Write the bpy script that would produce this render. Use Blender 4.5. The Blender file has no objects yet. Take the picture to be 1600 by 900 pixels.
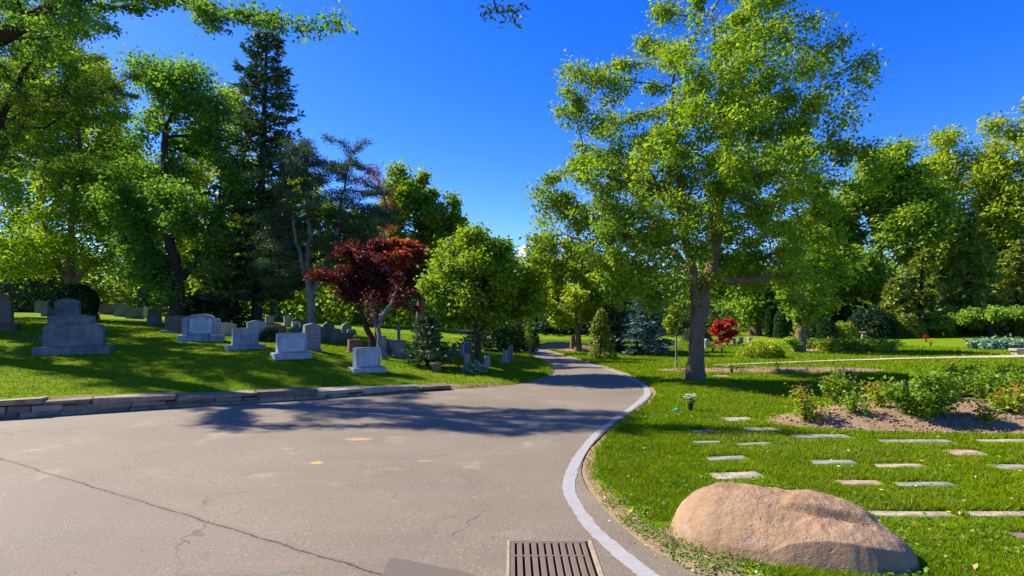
import bpy, bmesh, math, random
import numpy as np
from mathutils import Vector, noise, Matrix
from mathutils.geometry import delaunay_2d_cdt

random.seed(7)
RNG = np.random.default_rng(7)
SC = bpy.context.scene
COL = SC.collection
R = math.radians

# ------------------------------------------------------------ camera, light, exposure
F, EYE, HY = 889.0, 1.65, 490.0            # focal length in 1600-px photo pixels, eye height, horizon row
cam = bpy.data.cameras.new('camera'); camo = bpy.data.objects.new('camera', cam); COL.objects.link(camo)
camo.location = (0, 0, EYE); camo.rotation_euler = (R(90), 0, 0)
cam.lens = F / 1600 * 36; cam.sensor_width = 36; cam.shift_y = (HY - 450) / 1600
cam.clip_start = 0.05; cam.clip_end = 3000
SC.camera = camo
SUN_AZ, SUN_EL = -70.0, 43.0               # degrees clockwise from +Y (view direction), elevation
world = bpy.data.worlds.new('World'); SC.world = world; world.use_nodes = True
wn = world.node_tree.nodes; wl = world.node_tree.links
bg = wn['Background']; bg.inputs['Strength'].default_value = 0.13
sky = wn.new('ShaderNodeTexSky'); sky.sky_type = 'NISHITA'; sky.sun_disc = False
sky.sun_elevation = R(SUN_EL); sky.sun_rotation = R(SUN_AZ)
sky.altitude = 1500; sky.air_density = 1.0; sky.dust_density = 0.9; sky.ozone_density = 6.0
hs = wn.new('ShaderNodeHueSaturation'); hs.inputs['Saturation'].default_value = 1.3; hs.inputs['Hue'].default_value = 0.522
wl.new(sky.outputs[0], hs.inputs['Color']); wl.new(hs.outputs[0], bg.inputs['Color'])
sl = bpy.data.lights.new('sun', 'SUN'); sl.energy = 4.7; sl.angle = R(0.6); sl.color = (1.0, 0.91, 0.77)
so = bpy.data.objects.new('sun', sl); COL.objects.link(so)
sd = Vector((math.sin(R(SUN_AZ)) * math.cos(R(SUN_EL)), math.cos(R(SUN_AZ)) * math.cos(R(SUN_EL)), math.sin(R(SUN_EL))))
so.rotation_euler = sd.to_track_quat('Z', 'Y').to_euler()
vs = SC.view_settings; vs.view_transform = 'Standard'; vs.look = 'None'; vs.exposure = 1.18; vs.gamma = 1.0
vs.use_curve_mapping = False
SC.render.engine = 'CYCLES'
cy = SC.cycles
cy.max_bounces = 10; cy.diffuse_bounces = 6; cy.glossy_bounces = 2; cy.transmission_bounces = 4; cy.transparent_max_bounces = 4
cy.use_denoising = True
try: cy.sample_clamp_indirect = 4.0
except Exception: pass

# ------------------------------------------------------------ helpers: tags and meshes
def tag(o, label=None, cat=None, group=None, kind=None):
    if label: o['label'] = label
    if cat: o['category'] = cat
    if group: o['group'] = group
    if kind: o['kind'] = kind
    return o
def empty(name, loc=(0, 0, 0), rz=0.0, label=None, cat=None, group=None):
    o = bpy.data.objects.new(name, None); COL.objects.link(o); o.empty_display_size = 0.2
    o.location = loc; o.rotation_euler = (0, 0, rz)
    return tag(o, label, cat, group)
def link(name, me, mat=None, parent=None, loc=None):
    o = bpy.data.objects.new(name, me); COL.objects.link(o)
    if mat is not None:
        for m in (mat if isinstance(mat, (list, tuple)) else [mat]): me.materials.append(m)
    if parent is not None: o.parent = parent
    if loc is not None: o.location = loc
    return o
def np_mesh(name, V, Fc, smooth=False, attrs=None, fattrs=None):
    """V (n,3), Fc (m,k) all faces with the same number of corners"""
    me = bpy.data.meshes.new(name); V = np.asarray(V, dtype=np.float32); Fc = np.asarray(Fc, dtype=np.int32)
    n, m, k = len(V), len(Fc), Fc.shape[1]
    me.vertices.add(n); me.vertices.foreach_set('co', V.ravel())
    me.loops.add(m * k); me.loops.foreach_set('vertex_index', Fc.ravel())
    me.polygons.add(m); me.polygons.foreach_set('loop_start', np.arange(0, m * k, k, dtype=np.int32))
    if smooth: me.polygons.foreach_set('use_smooth', np.ones(m, dtype=bool))
    me.update(calc_edges=True)
    for kname, val in (attrs or {}).items():
        a = me.attributes.new(kname, 'FLOAT', 'POINT'); a.data.foreach_set('value', np.asarray(val, dtype=np.float32))
    for kname, val in (fattrs or {}).items():
        a = me.attributes.new(kname, 'FLOAT', 'FACE'); a.data.foreach_set('value', np.asarray(val, dtype=np.float32))
    return me
def bm_obj(name, bm, mat, parent=None, loc=None, smooth=False):
    me = bpy.data.meshes.new(name); bm.normal_update(); bm.to_mesh(me); bm.free()
    if smooth:
        for p in me.polygons: p.use_smooth = True
    return link(name, me, mat, parent, loc)
def bm_box(bm, x0, x1, y0, y1, z0, z1, bev=0.0, jit=0.0, mat=None, seg=1):
    g = bmesh.ops.create_cube(bm, size=1.0); vs_ = g['verts']
    for v in vs_:
        v.co.x = x0 if v.co.x < 0 else x1; v.co.y = y0 if v.co.y < 0 else y1; v.co.z = z0 if v.co.z < 0 else z1
        if jit: v.co += Vector((random.uniform(-jit, jit), random.uniform(-jit, jit), random.uniform(-jit, jit)))
        if mat is not None: v.co = mat @ v.co
    if bev: bmesh.ops.bevel(bm, geom=list({e for v in vs_ for e in v.link_edges}), offset=bev, segments=seg, affect='EDGES')
def snoise(x, y, s, z=0.0, o=3):
    """fast vectorised value noise (fbm) about -1..1"""
    out = np.zeros_like(x, dtype=float); a = 1.0; tot = 0
    for i in range(o):
        xs, ys = x * s + 17.3 * i + z, y * s + 5.7 * i - z
        xi, yi = np.floor(xs), np.floor(ys); fx, fy = xs - xi, ys - yi
        fx = fx * fx * (3 - 2 * fx); fy = fy * fy * (3 - 2 * fy)
        def h(a_, b_): return np.modf(np.abs(np.sin(a_ * 127.1 + b_ * 311.7) * 43758.5453))[0]
        v = (h(xi, yi) * (1 - fx) + h(xi + 1, yi) * fx) * (1 - fy) + (h(xi, yi + 1) * (1 - fx) + h(xi + 1, yi + 1) * fx) * fy
        out += a * (v * 2 - 1); tot += a; a *= 0.5; s *= 2.03
    return out / tot

# ------------------------------------------------------------ materials
class NT:
    def __init__(s, name):
        s.m = bpy.data.materials.new(name); s.m.use_nodes = True; s.t = s.m.node_tree; s.t.nodes.clear()
        s.out = s.t.nodes.new('ShaderNodeOutputMaterial')
    def n(s, typ, **kw):
        nd = s.t.nodes.new('ShaderNode' + typ)
        ins = kw.pop('ins', {})
        for k, v in kw.items(): setattr(nd, k, v)
        for k, v in ins.items():
            if hasattr(v, 'is_output'): s.t.links.new(v, nd.inputs[k])
            else: nd.inputs[k].default_value = v
        return nd
    def pos(s, obj=False):
        return s.n('TexCoord').outputs['Object'] if obj else s.n('NewGeometry').outputs['Position']
    def noise(s, vec, scale, detail=4, rough=0.55, dist=0.0):
        return s.n('TexNoise', ins={'Vector': vec, 'Scale': scale, 'Detail': detail, 'Roughness': rough, 'Distortion': dist}).outputs['Fac']
    def ramp(s, fac, stops):
        r = s.n('ValToRGB', ins={'Fac': fac}); cr = r.color_ramp
        while len(cr.elements) < len(stops): cr.elements.new(0.5)
        for e, (p, c) in zip(cr.elements, stops):
            e.position = p; e.color = (*c, 1) if not isinstance(c, (int, float)) else (c, c, c, 1)
        return r.outputs['Color']
    def mix(s, f, a, b, mode='MIX'):
        m = s.n('Mix', data_type='RGBA', blend_type=mode)
        for idx, v in ((0, f), (6, a), (7, b)):
            if hasattr(v, 'is_output'): s.t.links.new(v, m.inputs[idx])
            else: m.inputs[idx].default_value = v if idx == 0 else (*v, 1)[:4]
        return m.outputs[2]
    def math(s, op, a, b=0.0, c=None):
        m = s.n('Math', operation=op)
        for i, v in enumerate((a, b) if c is None else (a, b, c)):
            if hasattr(v, 'is_output'): s.t.links.new(v, m.inputs[i])
            else: m.inputs[i].default_value = v
        return m.outputs[0]
    def attr(s, name): return s.n('Attribute', attribute_name=name).outputs['Fac']
    def bump(s, h, strength=0.5, dist=0.01, normal=None):
        b = s.n('Bump', ins={'Height': h, 'Strength': strength, 'Distance': dist})
        if normal is not None: s.t.links.new(normal, b.inputs['Normal'])
        return b.outputs['Normal']
    def pbr(s, col, rough=0.8, normal=None, spec=0.3, metal=0.0):
        p = s.n('BsdfPrincipled')
        for k, v in (('Base Color', col), ('Roughness', rough), ('Specular IOR Level', spec), ('Metallic', metal)):
            if hasattr(v, 'is_output'): s.t.links.new(v, p.inputs[k])
            else: p.inputs[k].default_value = (*v, 1) if k == 'Base Color' else v
        if normal is not None: s.t.links.new(normal, p.inputs['Normal'])
        s.t.links.new(p.outputs[0], s.out.inputs['Surface']); return s.m

def leaf_mat(name, c1, c2, c3=None, trans=0.42, patch=1.2, gloss=0.025):
    """leaf colours: c1 dark, c2 light, c3 accent; per-face 'tint' and per-patch noise choose"""
    t = NT(name); p = t.pos(True)
    tint = t.attr('tint'); ns = t.noise(p, patch, 2)
    f = t.math('ADD', t.math('MULTIPLY', tint, 0.65), t.math('MULTIPLY', t.math('SUBTRACT', ns, 0.5), 1.6))
    f = t.math('ADD', f, 0.18)
    col = t.mix(t.math('MINIMUM', t.math('MAXIMUM', f, 0.0), 1.0), c1, c2)
    if c3: col = t.mix(t.math('MULTIPLY', t.math('GREATER_THAN', tint, 0.9), 0.8), col, c3)
    d = t.n('BsdfDiffuse', ins={'Color': col})
    tc = t.mix(1.0, col, (1.25, 1.15, 0.55), 'MULTIPLY')
    tr = t.n('BsdfTranslucent', ins={'Color': tc})
    g = t.n('BsdfGlossy', ins={'Color': (1, 1, 1, 1), 'Roughness': 0.6})
    m1 = t.n('MixShader', ins={0: trans, 1: d.outputs[0], 2: tr.outputs[0]})
    m2 = t.n('MixShader', ins={0: gloss, 1: m1.outputs[0], 2: g.outputs[0]})
    t.t.links.new(m2.outputs[0], t.out.inputs['Surface']); return t.m

def bark_mat(name, c1, c2, sc=1.0):
    t = NT(name); p = t.pos(True)
    mp = t.n('Mapping', ins={'Vector': p, 'Scale': (14 * sc, 14 * sc, 1.7 * sc)}).outputs[0]
    f1 = t.noise(mp, 1.6, 6, 0.65, 0.4); f2 = t.noise(p, 3.0, 3)
    h = t.ramp(f1, [(0.35, 0.0), (0.62, 1.0)])
    col = t.mix(f2, t.mix(h, c1, c2), tuple(0.8 * x for x in c2))
    return t.pbr(col, 0.9, t.bump(h, 0.9, 0.03), 0.15)

def stone_mat(name, c, dark=0.55, sc=1.0, green=0.0, rough=0.7, spec=0.3):
    t = NT(name); p = t.pos(True)
    sp = t.noise(p, 90 * sc, 3, 0.7); bl = t.noise(p, 3.2 * sc, 5, 0.6); st = t.noise(t.n('Mapping', ins={'Vector': p, 'Scale': (9, 9, 1.3)}).outputs[0], 1.5, 4)
    c0 = t.mix(t.ramp(sp, [(0.35, 0.0), (0.65, 1.0)]), tuple(x * 0.72 for x in c), tuple(min(1, x * 1.18) for x in c))
    c1 = t.mix(t.ramp(bl, [(0.42, 0.0), (0.68, 1.0)]), c0, tuple(x * dark for x in c))
    c2 = t.mix(t.ramp(st, [(0.5, 0.0), (0.72, 0.55)]), c1, tuple(x * 0.5 for x in c))
    if green: c2 = t.mix(t.math('MULTIPLY', t.ramp(t.noise(p, 5, 4), [(0.45, 0.0), (0.7, 1.0)]), green), c2, (0.05, 0.085, 0.03))
    return t.pbr(c2, rough, t.bump(sp, 0.35, 0.004), spec)

def flat_mat(name, c, rough=0.6, spec=0.3, metal=0.0, var=0.25, sc=25):
    t = NT(name); n = t.noise(t.pos(True), sc, 4)
    col = t.mix(n, tuple(x * (1 - var) for x in c), tuple(min(1, x * (1 + var)) for x in c))
    return t.pbr(col, rough, t.bump(n, 0.2, 0.004), spec, metal)

# ------------------------------------------------------------ ground layout
def g(px, py, z=0.0):
    d = (EYE - z) * F / (py - HY); return ((px - 800) / F * d, d)
ROAD = [(-40, -20), (-40, -6.3), (-20, 2.95), g(0, 655), g(350, 632), g(500, 623), g(600, 616), g(705, 608.5), g(760, 605.5), g(810, 600), g(846, 592.5),
        g(862, 586), g(867, 579.5), g(863, 572), g(850, 564), g(832, 556.5), g(812, 548.5), g(790, 542), (-2.2, 35), (-3.6, 42), (-6, 52), (-10, 66),
        (-6.5, 67), (-2.8, 54), (-0.8, 45), (0.2, 38), g(828, 541), g(846, 545.3), g(870, 552), g(900, 561), g(935, 571), g(960, 578.5), g(985, 587.5), g(1005, 598.5),
        g(1016, 608), g(1018, 616), g(1008, 629), g(985, 645), g(955, 667), g(930, 690), g(914, 712), g(908, 735), g(916, 760), g(940, 790), g(975, 825),
        g(1020, 860), g(1080, 893), (1.75, 3.1), (3.3, 1.6), (6.5, 0.2), (14, -2.5), (40, -9), (40, -20)]
LINE = [g(1018, 905), g(1004, 893), g(965, 862), g(925, 825), g(900, 790), g(889, 765), g(893, 738), g(906, 711), g(931, 680), g(965, 653), g(997, 630), g(1010, 618),
        g(1011, 610), g(1003, 600.5), g(985, 591), g(962, 581.5), g(935, 573), g(905, 564.5)]
def catmull(P, n=6, closed=False):
    P = [np.array(p, float) for p in P]; out = []; N = len(P)
    for i in range(N if closed else N - 1):
        p0 = P[(i - 1) % N] if closed or i > 0 else P[0]; p1 = P[i]; p2 = P[(i + 1) % N]; p3 = P[(i + 2) % N] if closed or i + 2 < N else P[-1]
        for k in range(n):
            t = k / n
            out.append(0.5 * ((2 * p1) + (-p0 + p2) * t + (2 * p0 - 5 * p1 + 4 * p2 - p3) * t * t + (-p0 + 3 * p1 - 3 * p2 + p3) * t ** 3))
    if not closed: out.append(P[-1])
    return np.array(out)
_r = [np.array(p, float) for p in ROAD]
ROADC = np.vstack([np.array(_r[:3]), catmull(_r[3:-6], 4), np.array(_r[-6:])])
def sdf(x, y, poly):
    """signed distance, negative inside"""
    x = np.asarray(x, float); y = np.asarray(y, float); d = np.full(x.shape, 1e9); ins = np.zeros(x.shape, bool)
    n = len(poly)
    for i in range(n):
        ax, ay = poly[i]; bx, by = poly[(i + 1) % n]; ex, ey = bx - ax, by - ay
        t = np.clip(((x - ax) * ex + (y - ay) * ey) / (ex * ex + ey * ey + 1e-12), 0, 1)
        d = np.minimum(d, (x - ax - t * ex) ** 2 + (y - ay - t * ey) ** 2)
        c = (ay > y) != (by > y)
        if ay != by: ins ^= c & (x < ex * (y - ay) / (by - ay) + ax)
    d = np.sqrt(d); return np.where(ins, -d, d)
def sm(t): t = np.clip(t, 0, 1); return t * t * (3 - 2 * t)
# terrain control points (X, Y, Z)
def cp(px, py, d): return ((px - 800) / F * d, d, EYE - (py - HY) / F * d)
CTRL = [(-9.0, 8.8, .30), (-8, 9.3, .27), (-6.5, 10.0, .24), (-5.2, 10.7, .20), (-3.8, 11.5, .16), (-2.4, 12.3, .12), (-1.4, 12.7, .08), (-0.5, 12.75, .04), (0.5, 13.7, .03), (1.0, 15.2, .03), (1.3, 16.6, .03),
        (1.2, 18.5, .03), (0.9, 20.5, .03), (0.6, 23, .03), (0.1, 26.5, .03), (-0.6, 29.5, .05), (-2.6, 35, .15), (-14, 6.6, .40), (-20, 3.6, .45), (-25, 2, .5), (-12.6, 8.5, .42),
        cp(115, 550, 13), cp(5, 513, 17), cp(315, 530, 16), cp(384, 543, 14.5), cp(455, 553, 13.5), cp(573, 575, 13.5), cp(488, 546, 15), cp(353, 523, 19),
        cp(277, 518, 20), cp(623, 558, 17), cp(733, 573, 15), cp(761, 570, 16), cp(790, 566, 17), cp(720, 556, 19), cp(745, 573, 15), cp(210, 496, 32), cp(165, 491, 33),
        cp(500, 530, 22), cp(500, 509, 34), cp(30, 489, 30), cp(620, 530, 30), cp(720, 540, 28), (-6, 36, .5), (-12, 46, .8), (-25, 45, 1.5), (-45, 40, 1.6), (-35, 20, 1.6), (-30, 8, 1.1),
        (-10, 62, .8), (-40, 80, 1.5), (-25, 68, 1.0), (0, 50, .25), (-60, 60, 1.6), (-80, 20, 1.6), (-5, 80, .6), (0, 120, .6), (-60, 120, 1.4),
        (2.4, 12.4, .02), (2.6, 14, .02), (3.6, 16, .02), (3.0, 19, .02), (2.2, 22, .03), (2.0, 26, .03), (1.6, 31, .08), (1.5, 8, .03), (1.2, 6, .03), (1.5, 4, .05), (2, 3.5, .06), (3, 4, .05), (6, 4, .05), (10, 4, .05), (12, 1, .05), (20, 2, .05),
        (5, 8, .04), (10, 8, .04), (20, 8, .04), (5, 14, .02), (10, 14, .03), (20, 14, .03), (5, 20, .02), (12, 20, .03), (25, 20, .05), (5, 28, .04), (15, 30, .04), (30, 30, .2), (40, 15, .1), (8, 38, .08), (20, 40, .12), (36, 40, .35),
        (10, 60, .1), (30, 60, .4), (60, 60, .8), (80, 20, .4), (20, 120, .4), (90, 120, .8), (-4, 4, 0), (-10, -4, 0), (4, -6, 0), (-30, -8, 0), (30, -8, 0)]
_C = np.array(CTRL, float); _n = len(_C)
_A = np.zeros((_n + 3, _n + 3)); _D = np.hypot(_C[:, None, 0] - _C[None, :, 0], _C[:, None, 1] - _C[None, :, 1])
_A[:_n, :_n] = -_D - np.eye(_n) * 0.12; _A[:_n, _n] = 1; _A[_n, :_n] = 1
_A[_n + 1, _n + 1] = _A[_n + 2, _n + 2] = 1
_W = np.linalg.solve(_A, np.concatenate([_C[:, 2], [0, 0, 0]]))
BED = catmull([(3.75, 8.35), (4.3, 7.95), (5.2, 7.72), (7, 7.62), (10, 7.8), (12.5, 8.6), (12.5, 10.6), (10, 11.3), (7.6, 10.9), (6, 10.3), (4.9, 9.5), (4.1, 8.9)], 4, True)
BED2 = catmull([(4.15, 16.4), (5, 15.9), (7, 15.7), (10, 15.75), (10.6, 16.3), (9.5, 16.9), (7, 17.1), (5, 16.9)], 4, True)
BED3 = catmull([(12.6, 24.6), (14, 23.9), (16, 24.1), (17.2, 25.2), (16.3, 26.4), (14, 26.6), (12.6, 25.8)], 4, True)
BED4 = catmull([(1.9, 25.6), (2.6, 24.3), (3.8, 24.6), (4.6, 26.0), (3.6, 28.5), (1.5, 29.5), (0.9, 28)], 4, True)
BED5 = catmull([(8.6, 12.6), (9.6, 12.2), (11, 12.5), (12, 13.2), (10.8, 13.7), (9.2, 13.4)], 4, True)
BEDS = [(BED, .17, .9), (BED2, .05, .4), (BED3, .10, .6), (BED4, .22, 1.2), (BED5, .10, .5)]
DR = (g(793, 843)[0], g(925, 846)[0], 3.35, g(860, 845)[1])        # drain opening x0 x1 y0 y1
def height(x, y, edges=True):
    x = np.asarray(x, float); y = np.asarray(y, float)
    z = np.full(x.shape, _W[_n])
    for i in range(_n): z = z - _W[i] * np.hypot(x - _C[i, 0], y - _C[i, 1])
    r = np.hypot(x, y); far = sm((r - 90) / 60); z = z * (1 - far) + 0.6 * far
    z = z + 0.02 * snoise(x, y, 0.5) * sm((r - 3) / 10)
    for poly, hh, w in BEDS:
        z = z + hh * sm(-sdf(x, y, poly) / w)
    if edges:
        s = sdf(x, y, ROADC) + 0.035 * snoise(x, y, 3.0)
        rz = z * sm((y - 22) / 8)                      # the road itself stays level, then follows the land
        z = np.where(s < 0, rz - 0.06, rz - 0.012 + (z - rz + 0.012) * sm((s + 0.02) / 0.22))
    return z
def road_z(x, y): return height(x, y, False) * sm((np.asarray(y, float) - 22) / 8)
def H1(x, y): return float(height(np.array([x]), np.array([y]))[0])
def hit(px, py):
    """where the sight line through a photo pixel meets the ground"""
    d = np.concatenate([np.arange(3, 40, 0.05), np.arange(40, 120, 0.5)])
    x = (px - 800) / F * d; z = EYE - (py - HY) / F * d; h = height(x, d, False)
    k = np.argmax(z <= h)
    if z[k] > h[k]: k = len(d) - 1
    return float(x[k]), float(d[k]), float(h[k])
def at(px, d):
    x = (px - 800) / F * d; return x, d, H1(x, d)
def zpx(py, d): return EYE + (HY - py) / F * d

# ------------------------------------------------------------ the ground sheet
def make_ground():
    th = np.concatenate([np.linspace(-180, -62, 60)[:-1], np.linspace(-62, 62, 620), np.linspace(62, 180, 60)[1:]])
    r = [0.6]
    while r[-1] < 45: r.append(r[-1] * 1.0105 + 0.004)
    while r[-1] < 1500: r.append(r[-1] * 1.12)
    r = np.array(r); T, Rr = np.meshgrid(np.radians(th), r); X = Rr * np.sin(T); Y = Rr * np.cos(T)
    Z = height(X.ravel(), Y.ravel()).reshape(X.shape)
    inh = (X > DR[0] - .03) & (X < DR[1] + .03) & (Y > DR[2] - .03) & (Y < DR[3] + .03); Z[inh] = -0.75
    Zs = snoise(X, Y, 14.0, 3) * 0.02
    bedm = np.zeros_like(X)
    for poly, hh, w in BEDS:
        bedm = np.maximum(bedm, sm((-sdf(X.ravel(), Y.ravel(), poly).reshape(X.shape) + 0.12 * snoise(X, Y, 4) + .02) / 0.12))
    Z = Z + bedm * (Zs + 0.03 * snoise(X, Y, 5.0, 9))
    s = sdf(X.ravel(), Y.ravel(), ROADC).reshape(X.shape)
    wob = snoise(X, Y, 2.6, 4) * 0.5 + 0.5
    right = (X > -0.2) & (s > -0.4)
    edge = np.where(right, sm(1.0 - (s - 0.03) / (0.06 + 0.30 * wob * sm((9 - Y) / 5) + 0.04)), sm(1.0 - (s - .28) / 0.05))
    bx, by = X - 1.35, Y - 3.95                                   # worn soil round the boulder's roadside end
    worn = sm(1.25 - np.hypot(bx / 0.42, by / 0.5) + 0.5 * snoise(X, Y, 6, 2))
    dirt = np.clip(np.maximum.reduce([bedm, edge, worn * 0.9]), 0, 1)
    nr, nt = X.shape; idx = np.arange(nr * nt).reshape(nr, nt)
    Q = np.stack([idx[:-1, :-1], idx[:-1, 1:], idx[1:, 1:], idx[1:, :-1]], -1).reshape(-1, 4)[:, ::-1]
    # close the middle with one fan of quads is not needed: a road sheet lies over it
    me = np_mesh('ground', np.stack([X, Y, Z], -1).reshape(-1, 3), Q, True, {'dirt': dirt.ravel(), 'bed': bedm.ravel()})
    t = NT('lawn'); p = t.pos()
    n1 = t.noise(p, 0.7, 3); n2 = t.noise(p, 14, 4, 0.7); n3 = t.noise(p, 160, 2)
    far = t.noise(t.n('Mapping', ins={'Vector': p, 'Scale': (1, 1, 1)}).outputs[0], 5, 5, 0.7)
    gcol = t.mix(t.ramp(n1, [(0.3, 0.0), (0.7, 1.0)]), (0.09, 0.175, 0.003), (0.19, 0.26, 0.004))
    gcol = t.mix(t.ramp(n2, [(0.35, 0.0), (0.75, 0.6)]), gcol, (0.035, 0.105, 0.004))
    gcol = t.mix(t.ramp(far, [(0.45, 0.0), (0.75, 0.6)]), gcol, (0.22, 0.29, 0.015)); gcol = t.mix(t.ramp(t.noise(p, 0.45, 5, .7, .5), [(.55, 0.), (.75, .4)]), gcol, (.20, .22, .04))
    d1 = t.mix(t.noise(p, 22, 5, 0.7), (0.11, 0.07, 0.038), (0.36, 0.25, 0.145))
    d1 = t.mix(t.ramp(n3, [(0.4, 0.0), (0.7, 0.5)]), d1, (0.42, 0.31, 0.20))
    dd = t.math('ADD', t.attr('dirt'), t.math('MULTIPLY', t.math('SUBTRACT', n2, 0.5), 0.9))
    f = t.ramp(dd, [(0.42, 0.0), (0.58, 1.0)])
    hh = t.math('ADD', t.math('MULTIPLY', n2, 0.6), t.math('MULTIPLY', n3, 0.4))
    m = t.pbr(t.mix(f, gcol, d1), 0.95, t.bump(hh, 0.8, 0.03), 0.05)
    o = link('ground', me, m); tag(o, kind='structure'); return o
make_ground()

# ------------------------------------------------------------ the road
def fill(poly, name, z=0.0, step=None, holes=(), zf=None):
    """flat sheet inside an outline (with holes), optional interior points"""
    P = [tuple(p) for p in poly]; V = [Vector(p) for p in P]; E = [(i, (i + 1) % len(P)) for i in range(len(P))]
    for h in holes:
        b = len(V); V += [Vector(q) for q in h]; E += [(b + i, b + (i + 1) % len(h)) for i in range(len(h))]
    if step:
        A = np.array(P); xs = np.arange(A[:, 0].min(), A[:, 0].max(), step); ys = np.arange(A[:, 1].min(), A[:, 1].max(), step)
        XX, YY = np.meshgrid(xs, ys); XX = XX.ravel(); YY = YY.ravel(); k = sdf(XX, YY, A) < -0.3 * step
        V += [Vector((a, b)) for a, b in zip(XX[k], YY[k])]
    v, e, f, *_ = delaunay_2d_cdt(V, E, [], 0, 1e-5)
    A = np.array([(q.x, q.y) for q in v]); T = np.array([q for q in f if len(q) == 3]); c = A[T].mean(1)
    k = sdf(c[:, 0], c[:, 1], np.array(P)) < 0
    for h in holes: k &= sdf(c[:, 0], c[:, 1], np.array(h)) > 0
    Z = np.full(len(A), z) if zf is None else zf(A[:, 0], A[:, 1]) + z
    return np_mesh(name, np.column_stack([A, Z]), T[k], True)
def road():
    hole = [(DR[0], DR[2]), (DR[1], DR[2]), (DR[1], DR[3]), (DR[0], DR[3])]
    me = fill(ROADC, 'road', 0.0, 1.0, [hole], road_z)
    t = NT('asphalt'); p = t.pos()
    fine = t.noise(p, 160, 3, 0.8); mid = t.noise(p, 22, 4, 0.7); big = t.noise(p, 0.55, 4, 0.6); str_ = t.noise(t.n('Mapping', ins={'Vector': p, 'Rotation': (0, 0, 0.35), 'Scale': (0.5, 3.0, 1)}).outputs[0], 1.2, 4)
    col = t.mix(t.ramp(big, [(0.3, 0.0), (0.7, 1.0)]), (0.21, 0.17, 0.107), (0.31, 0.252, 0.163))
    col = t.mix(t.ramp(str_, [(0.4, 0.0), (0.75, 0.45)]), col, (0.30, 0.235, 0.185))
    sp = t.n('TexVoronoi', ins={'Vector': p, 'Scale': 55.0, 'Randomness': 1.0})
    spk = t.math('LESS_THAN', sp.outputs['Distance'], 0.24)
    rnd = t.n('SeparateColor', ins={0: sp.outputs['Color']}).outputs[0]
    glint = t.math('MULTIPLY', t.math('MULTIPLY', spk, t.math('GREATER_THAN', rnd, 0.72)), t.ramp(t.noise(p, 0.9, 5, .7), [(.42, 0.05), (.62, 1.)])); drk = t.math('MULTIPLY', spk, t.math('LESS_THAN', rnd, 0.30))
    col = t.mix(t.ramp(fine, [(0.35, 0.0), (0.7, 1.0)]), t.mix(0.65, col, (0.06, 0.045, 0.035)), col)
    col = t.mix(t.math('MULTIPLY', glint, 0.8), col, (0.75, 0.68, 0.60)); col = t.mix(t.math('MULTIPLY', drk, 0.75), col, (0.05, 0.04, 0.035))  # pale grains, brightened so their colour paints in sun sparkle; dark grains are plain
    sep = t.n('SeparateXYZ', ins={0: p}); X, Y = sep.outputs[0], sep.outputs[1]
    def blob(cx, cy, rx, ry, amt, c, col):
        dx = t.math('DIVIDE', t.math('SUBTRACT', X, cx), rx); dy = t.math('DIVIDE', t.math('SUBTRACT', Y, cy), ry)
        q = t.math('ADD', t.math('ADD', t.math('MULTIPLY', dx, dx), t.math('MULTIPLY', dy, dy)), t.math('MULTIPLY', t.math('SUBTRACT', mid, 0.5), 1.6))
        return t.mix(t.math('MULTIPLY', t.ramp(q, [(0.3, 1.0), (1.1, 0.0)]), amt), col, c)
    for px, py, rx, ry, amt, c in ((560, 686, .22, .10, .6, (.52, .33, .10)), (495, 723, .08, .06, .8, (.62, .36, .06)), (447, 701, .07, .05, .4, (.5, .3, .08)), (665, 720, .12, .06, .35, (.5, .32, .14)),
                                   (612, 733, .2, .06, .25, (.42, .24, .17)), (440, 880, .3, .06, .3, (.33, .19, .11))):
        x, y = g(px, py); col = blob(x, y, rx, ry, amt, c, col)
    # the long joint between two pours of asphalt
    a = Vector(g(-250, 640)); b = Vector(g(640, 912)); dr = (b - a).normalized(); nx, ny = -dr.y, dr.x
    dist = t.math('ADD', t.math('ADD', t.math('MULTIPLY', X, nx), t.math('MULTIPLY', Y, ny)), -(a.x * nx + a.y * ny))
    dist = t.math('ADD', dist, t.math('MULTIPLY', t.math('SUBTRACT', t.noise(p, 2.2, 7, 0.75), 0.5), 0.12))
    ad = t.math('ABSOLUTE', dist); wdt = t.math('MULTIPLY', t.noise(p, 7.0, 5, .8), 0.034)
    crack = t.math('LESS_THAN', ad, t.math('SUBTRACT', wdt, 0.0085))
    soft = t.ramp(ad, [(0.0, 0.45), (0.06, 0.0)])
    side = t.math('MULTIPLY', t.math('LESS_THAN', dist, 0.0), 0.22)
    col = t.mix(side, col, (0.16, 0.135, 0.10)); col = t.mix(soft, col, (0.16, 0.105, 0.065)); col = t.mix(crack, col, (0.045, 0.03, 0.02))
    wv = t.n('VectorMath', operation='ADD', ins={0: p, 1: t.n('VectorMath', operation='SCALE', ins={0: t.n('TexNoise', ins={'Vector': p, 'Scale': 1.6, 'Detail': 4.0}).outputs['Color'], 'Scale': 0.9}).outputs[0]}).outputs[0]
    ve = t.n('TexVoronoi', feature='DISTANCE_TO_EDGE', ins={'Vector': wv, 'Scale': 0.42}).outputs['Distance']
    hair = t.math('MULTIPLY', t.math('LESS_THAN', ve, 0.0035), t.ramp(t.noise(p, 0.8, 3), [(.5, 0.), (.56, 1.)])); col = t.mix(t.math('MULTIPLY', hair, .6), col, (.06, .045, .035))
    col = t.mix(t.ramp(t.noise(p, 2.2, 6, .75, .8), [(.56, 0.), (.74, .55)]), col, (.125, .098, .07)); col = t.mix(t.ramp(t.noise(p, 1.1, 6, .7, .4), [(.58, 0.), (.72, .5)]), col, (.40, .33, .25))
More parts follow.
